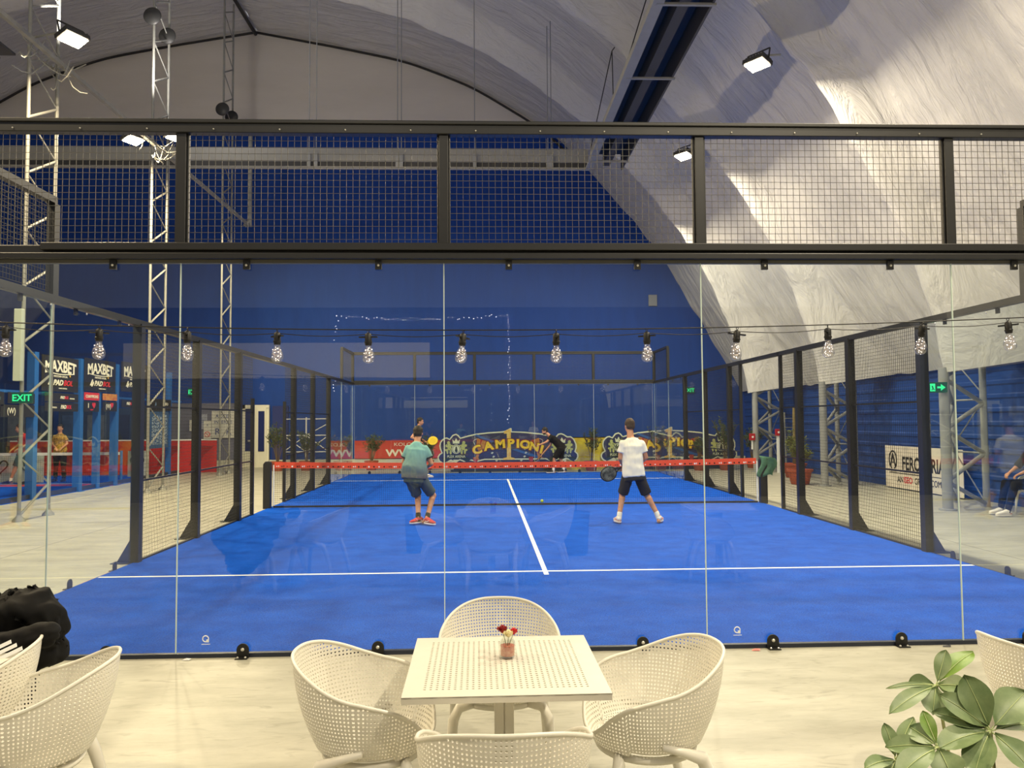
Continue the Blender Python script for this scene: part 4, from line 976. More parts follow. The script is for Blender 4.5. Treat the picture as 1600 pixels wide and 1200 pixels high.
# ------------------------------------------------------------------ championship banner behind the rear glass
NV = mat('banner_navy', rgb(26, 30, 66), 0.55, noise=0.25, nscale=2.2, col2=rgb(40, 44, 104)); CRM = mat('print_cream', rgb(226, 228, 196), 0.6)
GD = mat('print_gold', rgb(222, 168, 62), 0.5, noise=0.3, nscale=12, col2=rgb(240, 214, 130)); LG = mat('print_lion', rgb(206, 208, 120), 0.6, noise=0.4, nscale=18, col2=rgb(150, 160, 120)); TE = mat('print_dark_teal', rgb(20, 44, 50), 0.6)
YB = mat('print_bright_yellow', rgb(246, 206, 40), 0.55); DR = mat('print_dark_red', rgb(120, 26, 20), 0.6); SLV = mat('print_silver', rgb(190, 196, 190), 0.6)
def inset(P, d):
    n = len(P); out = []; A = sum(P[i][0]*P[(i+1) % n][1]-P[(i+1) % n][0]*P[i][1] for i in range(n)); sg = 1 if A > 0 else -1
    for i in range(n):
        p0, p1, p2 = Vector(P[i-1]), Vector(P[i]), Vector(P[(i+1) % n]); e1 = (p1-p0).normalized(); e2 = (p2-p1).normalized()
        nn = (Vector((-e1.y, e1.x))+Vector((-e2.y, e2.x))); nn = nn.normalized() if nn.length > 1e-4 else Vector((0, 0)); out.append(tuple(p1+nn*d*sg))
    return out
def px(P): return [((x-795)/45.2, (738-y)/45.2) for x, y in P]
def champion_banner(loc, label):
    r = thing('championship_banner', label, 'banner', loc)
    left = [(684.4, 714), (687, 710), (690.5, 708), (688, 703), (687, 697.6), (688, 692), (691, 688), (695, 685), (699, 684.5), (703, 686.7), (707.6, 680.6), (713, 678.8), (717, 681), (720, 685)]
    top = [(732, 681.6), (744, 679), (764, 676.8), (785.5, 675.7), (790, 674.5), (797.7, 670.5), (799.5, 671), (799.6, 675.7)]
    right_ = [(820, 676.5), (845, 679.2), (868, 684.5), (872, 680), (877, 679), (882, 681), (886, 684), (892, 684), (897, 688), (900.7, 696), (901, 702), (899, 707.5), (903, 711), (903.5, 716), (901, 721), (896, 723), (890, 721.5), (884, 719), (878, 722), (872, 719.5), (866, 722.5), (860, 722.5)]
    bot = [(852, 719.5), (835, 719.8), (757.5, 719.8), (752, 721), (746, 722.5), (741, 722), (735.6, 720.5), (725, 722.5), (719, 720), (712, 724), (705, 720.5), (698, 724), (692, 725), (687, 722), (684.5, 718)]
    P = px(left+top+right_+bot)
    b = MB(); b.poly(P, 0.0, 0.03); b.build('white_outline', CRM, r)
    b = MB(); b.poly(inset(P, 0.045), -0.006, 0.0); b.build('navy_field', NV, r)
    b = MB(); b.box(-2.0, 2.0, 0.03, 0.34, 0, 0.06); b.box(-1.6, -1.5, 0.03, 0.07, 0, 0.8); b.box(1.5, 1.6, 0.03, 0.07, 0, 0.8); b.box(-1.9, 1.9, 0.002, 0.03, 0.0, 0.42); b.build('stand', M['navy_steel'], r)
    # blue light streaks printed on the field
    b = MB(); b.poly([(0.1, 0.75), (0.25, 0.78), (1.1, 0.5), (1.05, 0.42)], -0.008, -0.006); b.poly([(-1.2, 1.25), (-1.1, 1.28), (-0.5, 1.05), (-0.6, 1.0)], -0.008, -0.006); b.build('streaks', mat('print_streak', rgb(36, 88, 160), 0.6), r)
    def crest(c):
        b = MB()
        for s in (-1, 1):
            for (dx, dz, rx, rz_) in ((0.235, 0.10, .07, .12), (0.26, 0.24, .055, .06), (0.19, -0.08, .04, .08), (0.30, -0.06, .035, .09), (0.15, 0.14, .05, .025), (0.32, 0.14, .05, .05), (0.34, -0.01, .045, .04), (0.14, 0.02, .04, .02)):
                b.poly([(c+s*dx+rx*math.cos(2*PI*k/14), 0.76+dz+rz_*math.sin(2*PI*k/14)) for k in range(14)], -0.010-0.0005*rx*20, -0.007)
        b.build('lions', LG, r)
        b = MB(); b.poly([(c+0.155*math.cos(2*PI*k/24), 0.78+0.16*math.sin(2*PI*k/24)) for k in range(24)], -0.012, -0.007)
        b.poly([(c-0.11, 0.42), (c+0.11, 0.42), (c, 0.30)], -0.012, -0.007)
        b.poly([(c-0.11, 0.97), (c+0.11, 0.97), (c+0.13, 1.12), (c+0.06, 1.05), (c, 1.16), (c-0.06, 1.05), (c-0.13, 1.12)], -0.012, -0.007); b.build('shield', CRM, r)
        b = MB(); b.tube([(c+0.125*math.cos(2*PI*k/20), -0.013, 0.78+0.13*math.sin(2*PI*k/20)) for k in range(20)], 0.008, 4, closed=True); b.poly([(c-0.05, 0.72), (c-0.01, 0.88), (c+0.03, 0.85), (c+0.05, 0.70), (c, 0.66)], -0.014, -0.012); b.build('shield_detail', TE, r)
        b = MB(); b.poly([(c-0.50, 0.42), (c-0.34, 0.50), (c-0.30, 0.60), (c+0.30, 0.60), (c+0.34, 0.50), (c+0.50, 0.42), (c+0.42, 0.36), (c+0.46, 0.30), (c+0.28, 0.38), (c+0.2, 0.46), (c-0.2, 0.46), (c-0.28, 0.38), (c-0.46, 0.30), (c-0.42, 0.36)], -0.016, -0.012); rb_ = b.build('ribbon', TE, r)
        b = MB(); put_text(b, 'PLEX ARENA', 0.085, c, -0.018, 0.53, bold=0.01, squeeze=0.9); b.build('lettering', CRM, rb_)
    crest(-1.81); crest(1.83)
    for s, cx in ((-1, -0.98), (1, 0.93)):
        b = MB(); T = Matrix.Translation((cx, 0, 0.85)) @ Matrix.Rotation(s*-0.32, 4, 'Y')
        b.poly([(-0.2, 0.25), (0.2, 0.25), (0.15, 0.0), (0.05, -0.12), (-0.05, -0.12), (-0.15, 0.0)], -0.011, -0.007); b.poly([(-0.03, -0.12), (0.03, -0.12), (0.05, -0.38), (0.13, -0.44), (-0.13, -0.44), (-0.05, -0.38)], -0.011, -0.007); b.xf(T); b.build('cup', mat('print_cup', rgb(176, 108, 46), 0.5, noise=0.3, nscale=12, col2=rgb(206, 140, 70)), r)
        b = MB()
        for q in (-1, 1): b.tube([(q*(0.2+0.09*math.sin(k*PI/8)), -0.01, 0.22-0.2*k/8) for k in range(9)], 0.010, 4)
        b.xf(T); b.build('cup_handles', SLV, r)
        b = MB(); b.poly([(-0.08, 0.25), (0.0, 0.25), (-0.02, 0.02)], -0.013, -0.011); b.xf(T); b.poly([(cx-0.25*1, 0.5), (cx-0.08, 0.5), (cx-0.10, 0.36), (cx-0.17, 0.33), (cx-0.24, 0.38)], -0.010, -0.007); b.build('red_ribbon', mat('print_ribbon', rgb(170, 50, 40), 0.6), r)
        b = MB()
        for k in range(6):
            a = (-0.9+k*0.36); x = s*(0.62-0.30*math.cos(a)*0.4-0.08*k*0.3); z = 0.47+0.13*k-0.10; x = s*(0.36+0.10*math.sin(k*0.6+0.3)*2.2)
            b.poly([(x-0.045, z), (x, z+0.05), (x+0.055, z+0.03), (x+0.01, z-0.03)], -0.009, -0.007)
        b.build('laurel', SLV, r)
    b = MB(); b.poly([(-0.2, 0.40), (0.2, 0.40), (0.2, 0.46), (0.07, 0.49), (0.07, 1.46), (-0.02, 1.44), (-0.17, 1.37), (-0.17, 1.30), (-0.07, 1.30), (-0.07, 0.49), (-0.2, 0.46)], -0.013, -0.008); b.build('figure_one', GD, r)
    for ch, x, y, an in (('C', 745.4, 703.5, .30), ('A', 763, 698, .20), ('M', 781.5, 695, .08), ('P', 798, 694, .02), ('I', 809, 694.6, -.02), ('O', 820.5, 696, -.10), ('N', 834.5, 699.5, -.20), ('I', 846, 703.8, -.28)):
        X, Z = px([(x, y)])[0]
        for (bo, m, yy, nm) in ((0.10, DR, -0.016, 'letter_outline'), (0.045, YB, -0.021, 'letter')):  # dark red printed outline behind each yellow letter
            vs, fs = letters(ch, 0.27, bold=bo, squeeze=1.18)
            t = MB(); t.add(vs, fs); t.xf(Matrix.Translation((X, yy, Z)) @ Matrix.Rotation(-an, 4, 'Y')); t.build(nm, m, r)
    return r
champion_banner((0.16, 20.75, 0), 'big navy CAMPIONI banner with gold number one between two lion crests')
champion_banner((5.85, 21.2, 0), 'second CAMPIONI banner, right, mostly hidden by potted bushes')
YP = mat('yellow_board', rgb(214, 196, 40), 0.6, noise=0.25, nscale=4, col2=rgb(176, 150, 30))
for (x, w_, y, lab) in ((2.95, 0.75, 21.35, 'yellow board right of the championship banner'), (0.9, 0.9, 20.95, 'yellow board whose lower edge shows under the championship banner'), (5.0, 0.85, 21.5, 'yellow board behind the bushes, right of the player in white')):
    b = MB(); h = 1.15 if x != 0.9 else 0.42; b.box(-w_, w_, 0, 0.03, 0.0, h); o = b.build('advert_board', YP, loc=(x, y, 0)); tag(o, lab, 'board')
    b = MB(); b.box(-w_, w_, 0.0, 0.035, h-0.03, h); b.build('edge', M['navy_steel'], o)

# ------------------------------------------------------------------ people
def remesh(o, vox, sm=3):
    m = o.modifiers.new('r', 'REMESH'); m.mode = 'VOXEL'; m.voxel_size = vox; m.use_smooth_shade = True
    m = o.modifiers.new('s', 'SMOOTH'); m.iterations = sm; m.factor = 0.5
    bake(o)
    for p_ in o.data.polygons: p_.use_smooth = True
    return o
def V(*a): return Vector(a)
def person(name_label, root, J, face, side, shirt_m, short_m, shoe_m, sock_m=None, hair_m=None, vox=0.011, sleeve=0.45, short_len=0.9, collar=None, seated=False, long_legs=None, belly=1.0, beard=False, grip=None, hair_cover=1.0):
    """J: joints in world space; face: unit vector the head looks along; side: unit vector to the figure's own right"""
    r = thing('person', name_label, 'person', root); R0 = Vector(root)
    P = {k: Vector(v)-R0 for k, v in J.items()}
    face = Vector(face).normalized(); side = Vector(side).normalized()
    b = MB()
    # head: skull, jaw, nose, ears on a neck
    H = P['head']; upv = (H-P['neck']).normalized(); upv = (upv+V(0, 0, 1)).normalized(); f_ = (face-upv*face.dot(upv)).normalized(); s_ = f_.cross(upv)
    RM = Matrix((s_, f_, upv)).transposed()
    def hp(x, y, z): return H+RM @ Vector((x, y, z))
    b.ell(hp(0, -0.010, 0.025), (0.078, 0.096, 0.092), 16, 12, RM)
    b.ell(hp(0, 0.018, -0.035), (0.062, 0.074, 0.074), 14, 10, RM)
    b.ell(hp(0, 0.052, -0.082), (0.030, 0.028, 0.024), 10, 8, RM)
    b.cap(hp(0, 0.088, 0.010), hp(0, 0.108, -0.022), 0.008, 0.013, 8)
    b.ell(hp(0, 0.083, -0.055), (0.022, 0.010, 0.009), 10, 6, RM)
    for q in (-1, 1): b.ell(hp(q*0.076, -0.008, -0.008), (0.009, 0.020, 0.031), 8, 8, RM); b.ell(hp(q*0.032, 0.070, -0.018), (0.022, 0.018, 0.02), 8, 6, RM)
    b.cap(hp(0, -0.02, -0.06), P['neck']+(P['chest']-P['neck'])*0.25, 0.052, 0.062, 14)
    # torso
    ch, wa, pe = P['chest'], P['waist'], P['pelvis']; shm = (P['shL']+P['shR'])/2; ax = (P['neck']-pe).normalized(); sd = (P['shR']-P['shL']); sd = (sd-ax*sd.dot(ax)).normalized(); fr = ax.cross(sd) * -1
    if fr.dot(face) < 0 and abs(fr.dot(face)) > 0.2: fr = -fr
    sw = max((P['shR']-P['shL']).length/2, 0.15); P['shL'] = P['shL']-sd*-0.02-ax*0.055; P['shR'] = P['shR']-sd*0.02-ax*0.055; shm = (P['shL']+P['shR'])/2; hs = (P['hipR']-P['hipL']); hs = (hs-ax*hs.dot(ax)); hs = hs.normalized() if hs.length > 0.02 else sd
    def torso(k, mb, top=True):
        rg = [(pe-ax*0.09, hs*0.150*k, fr*0.108*k), (pe, hs*0.168*k, fr*0.118*k), (wa, (hs+sd).normalized()*0.148*k*belly, fr*0.108*k*belly), (ch, sd*0.172*k, fr*0.120*k), ((ch+shm)/2, sd*0.178*k, fr*0.115*k), (shm, sd*sw*0.90*k, fr*0.088*k), (shm+ax*0.06, sd*sw*0.62*k, fr*0.072*k), (shm+ax*0.105, sd*sw*0.36*k, fr*0.056*k)]
        mb.loft(rg, 22)
    torso(0.93, b)
    # arms and hands
    for q in ('L', 'R'):
        sh_, el, wr = P['sh'+q], P['el'+q], P['wr'+q]
        b.cap(sh_, el, 0.050, 0.038, 12); b.cap(el, wr, 0.039, 0.025, 12)
        d = (wr-el).normalized(); pl = d.cross(V(0, 0, 1)); pl = pl.normalized() if pl.length > 0.1 else s_
        nrm = d.cross(pl).normalized(); palm = wr+d*0.045
        b.ell(palm, (0.040, 0.048, 0.017), 10, 8, Matrix((pl, d, nrm)).transposed())
        curl = -1 if nrm.z > 0 else 1
        for k, ln in enumerate((0.062, 0.072, 0.068, 0.052)):
            base = wr+d*0.082+pl*(0.030-0.020*k); mid = base+d*ln*0.45+nrm*curl*0.014; tip = mid+d*ln*0.22+nrm*curl*0.036
            b.cap(base-d*0.02, mid, 0.0100, 0.0092, 6); b.cap(mid, tip, 0.0092, 0.0080, 6)
        tb = wr+d*0.028+pl*0.034; tm = tb+d*0.026+pl*0.024+nrm*curl*0.010; b.cap(tb, tm, 0.012, 0.0105, 6); b.cap(tm, tm+d*0.026-pl*0.004+nrm*curl*0.016, 0.0105, 0.009, 6)
    # legs
    for q in ('L', 'R'):
        hp_, kn, an = P['hip'+q], P['kn'+q], P['an'+q]
        b.cap(hp_, kn, 0.086, 0.058, 14)
        d = (an-kn); back = -face; back = (back-d.normalized()*back.dot(d.normalized())); back = back.normalized() if back.length > 0.1 else V(0, 0, 0)
        b.cap(kn, an, 0.055, 0.037, 12); b.cap(kn+d*0.18+back*0.016, kn+d*0.48+back*0.010, 0.052, 0.038, 12)
        b.cap(an, P['he'+q]+V(0, 0, 0.03), 0.036, 0.034, 8)
    body = b.build('body', M['skin'], r); remesh(body, vox, 3)
    # eyes, brows, mouth
    e = MB()
    for q in (-1, 1): e.ell(hp(q*0.030, 0.079, 0.004), (0.011, 0.005, 0.006), 8, 6, RM)
    e.build('eyes', mat('eye_white', rgb(225, 222, 215), 0.3), r, smooth=180)
    e = MB()
    for q in (-1, 1): e.ell(hp(q*0.030, 0.084, 0.004), (0.0045, 0.003, 0.005), 8, 6, RM); e.cap(hp(q*0.016, 0.086, 0.023), hp(q*0.046, 0.076, 0.025), 0.0045, 0.003, 6)
    e.build('brows_and_irises', M['hair'], r)
    e = MB(); e.cap(hp(-0.018, 0.088, -0.055), hp(0.018, 0.088, -0.055), 0.0045, 0.0045, 6); e.build('lips', mat('lips', rgb(168, 96, 84), 0.5), r)
    # hair
    hm = hair_m or M['hair']; e = MB(); e.ell(hp(0, -0.022, 0.040), (0.086, 0.100, 0.090), 18, 14, RM); e.ell(hp(0, -0.052, -0.005*hair_cover), (0.077, 0.064, 0.080), 14, 10, RM)
    rr_ = random.Random(name_label)
    for k in range(70):
        a = rr_.uniform(0, 2*PI); ph = rr_.uniform(0.15, 1.5); dx, dy, dz = math.cos(ph)*math.cos(a), math.cos(ph)*math.sin(a), math.sin(ph); c = hp(0.080*dx, -0.022+0.094*dy, 0.045+0.085*dz)
        e.ell(c, (0.013, 0.013, 0.011), 6, 4, RM)
    hr = e.build('hair', hm, r); remesh(hr, 0.009, 2)
    # cut the hair back from the face
    bm = bmesh.new(); bm.from_mesh(hr.data)
    kill = [v for v in bm.verts if (lambda l: l.y > 0.052-0.0*l.z and l.z < 0.062 or l.z < -0.062)(RM.transposed() @ (v.co-H))]
    bmesh.ops.delete(bm, geom=kill, context='VERTS'); bm.to_mesh(hr.data); bm.free()
    if beard:
        e = MB(); e.ell(hp(0, 0.030, -0.060), (0.060, 0.064, 0.046), 14, 10, RM); bd_ = e.build('beard', hm, r, smooth=180)
    # shirt
    s1 = MB(); torso(1.06, s1)
    hem = pe-ax*0.02; bb = max(1, belly*0.96); s1.loft([(pe-ax*0.055, hs*0.186*bb, fr*0.146*bb), (pe+ax*0.03, hs*0.190*bb, fr*0.146*bb), (wa, sd*0.178*belly, fr*0.134*belly), ((wa+ch)/2, sd*0.178, fr*0.128), (ch, sd*0.170, fr*0.115)], 22)
    for q in ('L', 'R'):
        sh_, el = P['sh'+q], P['el'+q]; s1.cap(sh_, sh_+(el-sh_)*sleeve, 0.060, 0.060, 14)
        s1.cap(sh_-sd*(1 if q == 'R' else -1)*0.04, sh_, 0.060, 0.058, 12)
        d = (el-sh_).normalized(); c0 = sh_+(el-sh_)*sleeve*0.4; c1 = sh_+(el-sh_)*(sleeve+0.16); u_ = d.cross(V(0, 1, 0.1)).normalized(); v_ = d.cross(u_)
        s1.loft([(c0, u_*0.060, v_*0.060), (c1, u_*0.072, v_*0.070)], 16)
    so_ = s1.build('shirt', shirt_m, r); remesh(so_, vox, 9)
    for v in so_.data.vertices:      # cloth folds, strongest at the waist
        k = mn.noise(v.co*9)*0.012+mn.noise(Vector((v.co.x*26, v.co.y*26, v.co.z*5)))*0.007; v.co += v.normal*k
    if collar:
        e = MB(); c = P['neck']+(P['chest']-P['neck'])*0.18; n_ = ax
        e.tube([c+sd*0.066*math.cos(2*PI*k/16)+fr*0.062*math.sin(2*PI*k/16) for k in range(16)], 0.011, 6, closed=True)
        for q in ('L', 'R'):
            sh_, el = P['sh'+q], P['el'+q]; d = (el-sh_).normalized(); c1 = sh_+(el-sh_)*(sleeve+0.15); u_ = d.cross(V(0, 1, 0.1)).normalized(); v_ = d.cross(u_)
            e.tube([c1+u_*0.066*math.cos(2*PI*k/14)+v_*0.066*math.sin(2*PI*k/14) for k in range(14)], 0.010, 6, closed=True)
        e.build('trim', collar, r, smooth=180)
    # shorts or trousers
    s2 = MB(); s2.loft([(pe-ax*0.12, hs*0.172, fr*0.126), (pe, hs*0.183, fr*0.134), (pe+ax*0.07, hs*0.172, fr*0.126)], 20)
    for q in ('L', 'R'):
        hp_, kn, an = P['hip'+q], P['kn'+q], P['an'+q]; k = short_len; c1 = hp_+(kn-hp_)*k; d = (kn-hp_).normalized(); u_ = d.cross(V(0.05, 1, 0)).normalized(); v_ = d.cross(u_)
        s2.loft([(hp_+V(0, 0, 0.03), u_*0.098, v_*0.108), (hp_+(kn-hp_)*0.4, u_*0.096, v_*0.102), (c1, u_*(0.092 if not long_legs else 0.07), v_*(0.096 if not long_legs else 0.07))], 18)
        if long_legs: s2.cap(kn, kn+(an-kn)*0.9, 0.070, 0.055, 12); s2.cap(hp_, kn, 0.09, 0.07, 12)
    sh2 = s2.build('trousers' if long_legs else 'shorts', short_m, r); remesh(sh2, vox, 3)
    for v in sh2.data.vertices: v.co += v.normal*mn.noise(v.co*11)*0.010
    # socks and shoes
    for q in ('L', 'R'):
        an, to, he, kn = P['an'+q], P['to'+q], P['he'+q], P['kn'+q]
        if sock_m: e = MB(); e.cap(an+(kn-an)*0.18, an+V(0, 0, -0.03), 0.044, 0.044, 12); o_ = e.build('sock', sock_m, r, smooth=180)
        d = (to-he); L_ = d.length; d.normalize(); sdx = d.cross(V(0, 0, 1)).normalized(); un = sdx.cross(d).normalized()
        L2 = 0.275; mid = (to+he)/2; h0 = mid-d*L2/2; h0 = h0+V(0, 0, 0)
        zmin = min((h0).z, (h0+d*L2).z); base = h0+V(0, 0, 0.016-zmin+0.012) if abs(d.z) < 0.3 else h0+V(0, 0, 0.03-zmin)
        u1 = MB()
        rings = [(0.00, 0.030, 0.020, 0.045), (0.03, 0.037, 0.040, 0.055), (0.08, 0.039, 0.046, 0.060), (0.13, 0.040, 0.040, 0.050), (0.18, 0.046, 0.030, 0.038), (0.24, 0.046, 0.022, 0.030), (L2, 0.026, 0.014, 0.024)]
        u1.loft([(base+d*a_+un*c_, sdx*w_, un*h_) for a_, w_, h_, c_ in rings], 16)
        u1.cap(an+V(0, 0, -0.02), base+d*0.07+un*0.05, 0.046, 0.042, 12)
        u_ = u1.build('shoe', shoe_m[0], r); remesh(u_, 0.009, 3)
        e = MB(); e.loft([(base-un*0.006+d*(L2/2-0.002)+un*hh, d*(L2/2+0.008), sdx*0.047, 2.6) for hh in (0, 0.022)], 24); e.build('sole', shoe_m[1], u_, smooth=40)
        if shoe_m[2] is not None:
            e = MB()
            for q2 in (-1, 1): e.poly([(0, 0), (0.06, 0.0), (0.11, 0.03), (0.05, 0.02)], -0.002, 0.002); e.v = e.v; 
            e2 = MB()
            for q2 in (-1, 1):
                pts = [base+d*0.06+un*0.04+sdx*q2*0.041, base+d*0.11+un*0.035+sdx*q2*0.043, base+d*0.17+un*0.055+sdx*q2*0.036]
                e2.tube(pts, 0.006, 5)
            e2.build('side_stripe', shoe_m[2], u_)
    return r, P

def zgrad(name, z0, z1, c0, c1, rough=0.85):      # fabric dyed in a vertical colour gradient
    m = bpy.data.materials.new(name); m.use_nodes = True; N = m.node_tree.nodes; L = m.node_tree.links; b = N['Principled BSDF']; b.inputs['Roughness'].default_value = rough; b.inputs['Specular IOR Level'].default_value = 0.2
    tc = N.new('ShaderNodeTexCoord'); sp = N.new('ShaderNodeSeparateXYZ'); L.new(tc.outputs['Object'], sp.inputs[0]); mr = N.new('ShaderNodeMapRange'); mr.inputs[1].default_value = z0; mr.inputs[2].default_value = z1; L.new(sp.outputs[2], mr.inputs[0])
    mx = N.new('ShaderNodeMix'); mx.data_type = 'RGBA'; mx.inputs[6].default_value = c0; mx.inputs[7].default_value = c1; L.new(mr.outputs[0], mx.inputs[0]); L.new(mx.outputs[2], b.inputs['Base Color']); return m
JT = dict(
    p1=dict(head=(-1.82,7.35,1.54), neck=(-1.83,7.29,1.42), chest=(-1.84,7.25,1.23), waist=(-1.87,7.20,0.98), pelvis=(-1.87,7.20,0.83), shL=(-2.00,7.25,1.35), shR=(-1.67,7.27,1.34), elL=(-2.06,7.27,1.04), elR=(-1.59,7.27,1.03), wrL=(-1.96,7.49,0.95), wrR=(-1.70,7.49,0.94), hipL=(-1.95,7.22,0.79), hipR=(-1.77,7.22,0.79), knL=(-1.83,7.41,0.46), knR=(-1.57,7.37,0.48), anL=(-1.81,7.25,0.12), anR=(-1.66,7.17,0.12), toL=(-1.90,7.18,0.02), toR=(-1.49,6.95,0.02), heL=(-1.78,7.30,0.02), heR=(-1.72,7.22,0.02)),
    p2=dict(head=(1.77,7.13,1.64), neck=(1.77,7.08,1.50), chest=(1.79,7.05,1.25), waist=(1.80,7.02,0.99), pelvis=(1.81,7.02,0.85), shL=(1.61,7.05,1.40), shR=(1.98,7.05,1.40), elL=(1.59,7.05,1.10), elR=(2.03,7.05,1.11), wrL=(1.69,7.32,0.95), wrR=(1.89,7.33,0.92), hipL=(1.72,7.05,0.81), hipR=(1.90,7.05,0.81), knL=(1.64,7.15,0.48), knR=(2.05,7.15,0.48), anL=(1.56,7.05,0.12), anR=(2.23,7.05,0.12), toL=(1.53,7.24,0.02), toR=(2.32,7.24,0.02), heL=(1.56,7.01,0.02), heR=(2.22,7.01,0.02)),
    p3=dict(head=(-2.63,17.80,1.73), neck=(-2.67,17.80,1.59), chest=(-2.72,17.80,1.42), waist=(-2.71,17.80,1.12), pelvis=(-2.69,17.80,0.97), shL=(-2.78,17.97,1.52), shR=(-2.72,17.64,1.52), elL=(-2.74,18.05,1.25), elR=(-2.88,17.56,1.26), wrL=(-2.52,17.95,1.14), wrR=(-2.62,17.58,1.13), hipL=(-2.70,17.89,0.93), hipR=(-2.68,17.71,0.93), knL=(-2.58,17.90,0.50), knR=(-2.70,17.68,0.51), anL=(-2.44,17.90,0.11), anR=(-2.72,17.70,0.10), toL=(-2.27,17.90,0.02), toR=(-2.55,17.70,0.02), heL=(-2.50,17.90,0.02), heR=(-2.78,17.70,0.02)),
    p4=dict(head=(1.30,19.50,1.39), neck=(1.42,19.50,1.27), chest=(1.57,19.50,1.14), waist=(1.74,19.50,0.98), pelvis=(1.84,19.50,0.86), shL=(1.47,19.33,1.24), shR=(1.49,19.67,1.20), elL=(1.34,19.28,1.04), elR=(1.52,19.74,0.94), wrL=(1.13,19.30,0.96), wrR=(1.24,19.68,0.64), hipL=(1.80,19.41,0.82), hipR=(1.88,19.59,0.82), knL=(1.60,19.40,0.47), knR=(1.83,19.60,0.45), anL=(1.57,19.40,0.12), anR=(1.93,19.60,0.12), toL=(1.34,19.38,0.02), toR=(1.72,19.52,0.02), heL=(1.61,19.42,0.02), heR=(1.97,19.62,0.02)),
    p5=dict(head=(-14.02,16.80,1.61), neck=(-13.96,16.80,1.47), chest=(-13.89,16.80,1.31), waist=(-13.86,16.80,1.06), pelvis=(-13.88,16.80,0.93), shL=(-14.06,16.92,1.42), shR=(-13.74,16.68,1.42), elL=(-14.10,16.95,1.16), elR=(-13.65,16.62,1.17), wrL=(-14.20,16.80,1.02), wrR=(-13.86,16.50,1.04), hipL=(-13.98,16.85,0.89), hipR=(-13.80,16.75,0.89), knL=(-14.10,16.80,0.50), knR=(-13.71,16.70,0.51), anL=(-14.24,16.80,0.12), anR=(-13.70,16.80,0.12), toL=(-14.42,16.76,0.03), toR=(-13.88,16.70,0.03), heL=(-14.20,16.80,0.03), heR=(-13.66,16.80,0.03)),
    p6=dict(head=(-13.30,17.60,1.60), neck=(-13.30,17.60,1.46), chest=(-13.30,17.60,1.30), waist=(-13.29,17.60,1.07), pelvis=(-13.29,17.60,0.93), shL=(-13.46,17.60,1.41), shR=(-13.14,17.60,1.41), elL=(-13.50,17.58,1.15), elR=(-13.08,17.58,1.15), wrL=(-13.32,17.42,1.03), wrR=(-13.14,17.42,1.03), hipL=(-13.38,17.60,0.88), hipR=(-13.20,17.60,0.88), knL=(-13.40,17.60,0.48), knR=(-13.18,17.60,0.48), anL=(-13.41,17.60,0.12), anR=(-13.16,17.60,0.12), toL=(-13.44,17.42,0.03), toR=(-13.13,17.42,0.03), heL=(-13.41,17.66,0.03), heR=(-13.16,17.66,0.03)),
    p7=dict(head=(9.10,7.60,1.36), neck=(9.12,7.60,1.21), chest=(9.16,7.60,1.03), waist=(9.20,7.60,0.74), pelvis=(9.16,7.60,0.57), shL=(9.12,7.42,1.14), shR=(9.12,7.78,1.14), elL=(8.98,7.38,0.86), elR=(8.98,7.82,0.86), wrL=(8.76,7.45,0.75), wrR=(8.78,7.75,0.75), hipL=(9.10,7.50,0.53), hipR=(9.10,7.70,0.53), knL=(8.67,7.46,0.56), knR=(8.70,7.76,0.56), anL=(8.52,7.45,0.12), anR=(8.60,7.75,0.12), toL=(8.32,7.45,0.02), toR=(8.40,7.75,0.02), heL=(8.56,7.45,0.02), heR=(8.64,7.75,0.02)),
)
def cloth(n, c, **k): return mat(n, c, 0.85, spec=0.2, **k)
WS = cloth('white_cloth', rgb(240, 238, 226)); BS_ = cloth('black_cloth', rgb(20, 20, 23)); CH_ = cloth('charcoal_cloth', rgb(50, 50, 54))
WSH = mat('shoe_white', rgb(232, 226, 220), 0.6); RSH = mat('shoe_red', rgb(206, 52, 58), 0.6, noise=0.3, nscale=30, col2=rgb(150, 34, 46)); OR = mat('shoe_orange', rgb(232, 96, 56), 0.6); DS = mat('shoe_black', rgb(24, 24, 28), 0.6)
person('player seen from behind in a teal-to-grey shirt, knees bent', (-1.78, 7.2, 0.015), JT['p1'], (0.1, 1, -0.05), (1, 0.05, 0), zgrad('teal_grey_fabric', 0.80, 1.35, rgb(96, 96, 104), rgb(134, 190, 184)), cloth('grey_teal_cloth', rgb(72, 86, 96)), (RSH, WSH, WSH), cloth('black_sock', rgb(28, 26, 28)), M['hair'], collar=CH_, short_len=0.86, belly=1.2)
person('player seen from behind in a white T-shirt, legs apart', (1.85, 7.05, 0.015), JT['p2'], (-0.25, 1, -0.05), (1, 0, 0), WS, CH_, (WSH, WSH, OR), WS, M['hair2'], short_len=0.92)
person('dark-haired player in a black shirt turned right, beyond the net at left', (-2.65, 17.8, 0.015), JT['p3'], (1, -0.25, -0.05), (0.1, -1, 0), BS_, BS_, (WSH, WSH, DS), BS_, M['hair'], vox=0.014, sleeve=0.35)
person('bearded player in black bending low to hit, beyond the net at right', (1.72, 19.5, 0.015), JT['p4'], (-1, -0.1, -0.45), (0, 1, 0), BS_, BS_, (DS, WSH, None), WS, M['hair'], vox=0.014, beard=True)
person('player in a red shirt and dark shorts on the left court', (-13.9, 16.8, 0.015), JT['p5'], (-0.7, -0.6, 0), (0.6, -0.7, 0), cloth('red_cloth', rgb(206, 52, 56)), CH_, (DS, DS, None), WS, M['hair2'], vox=0.014)
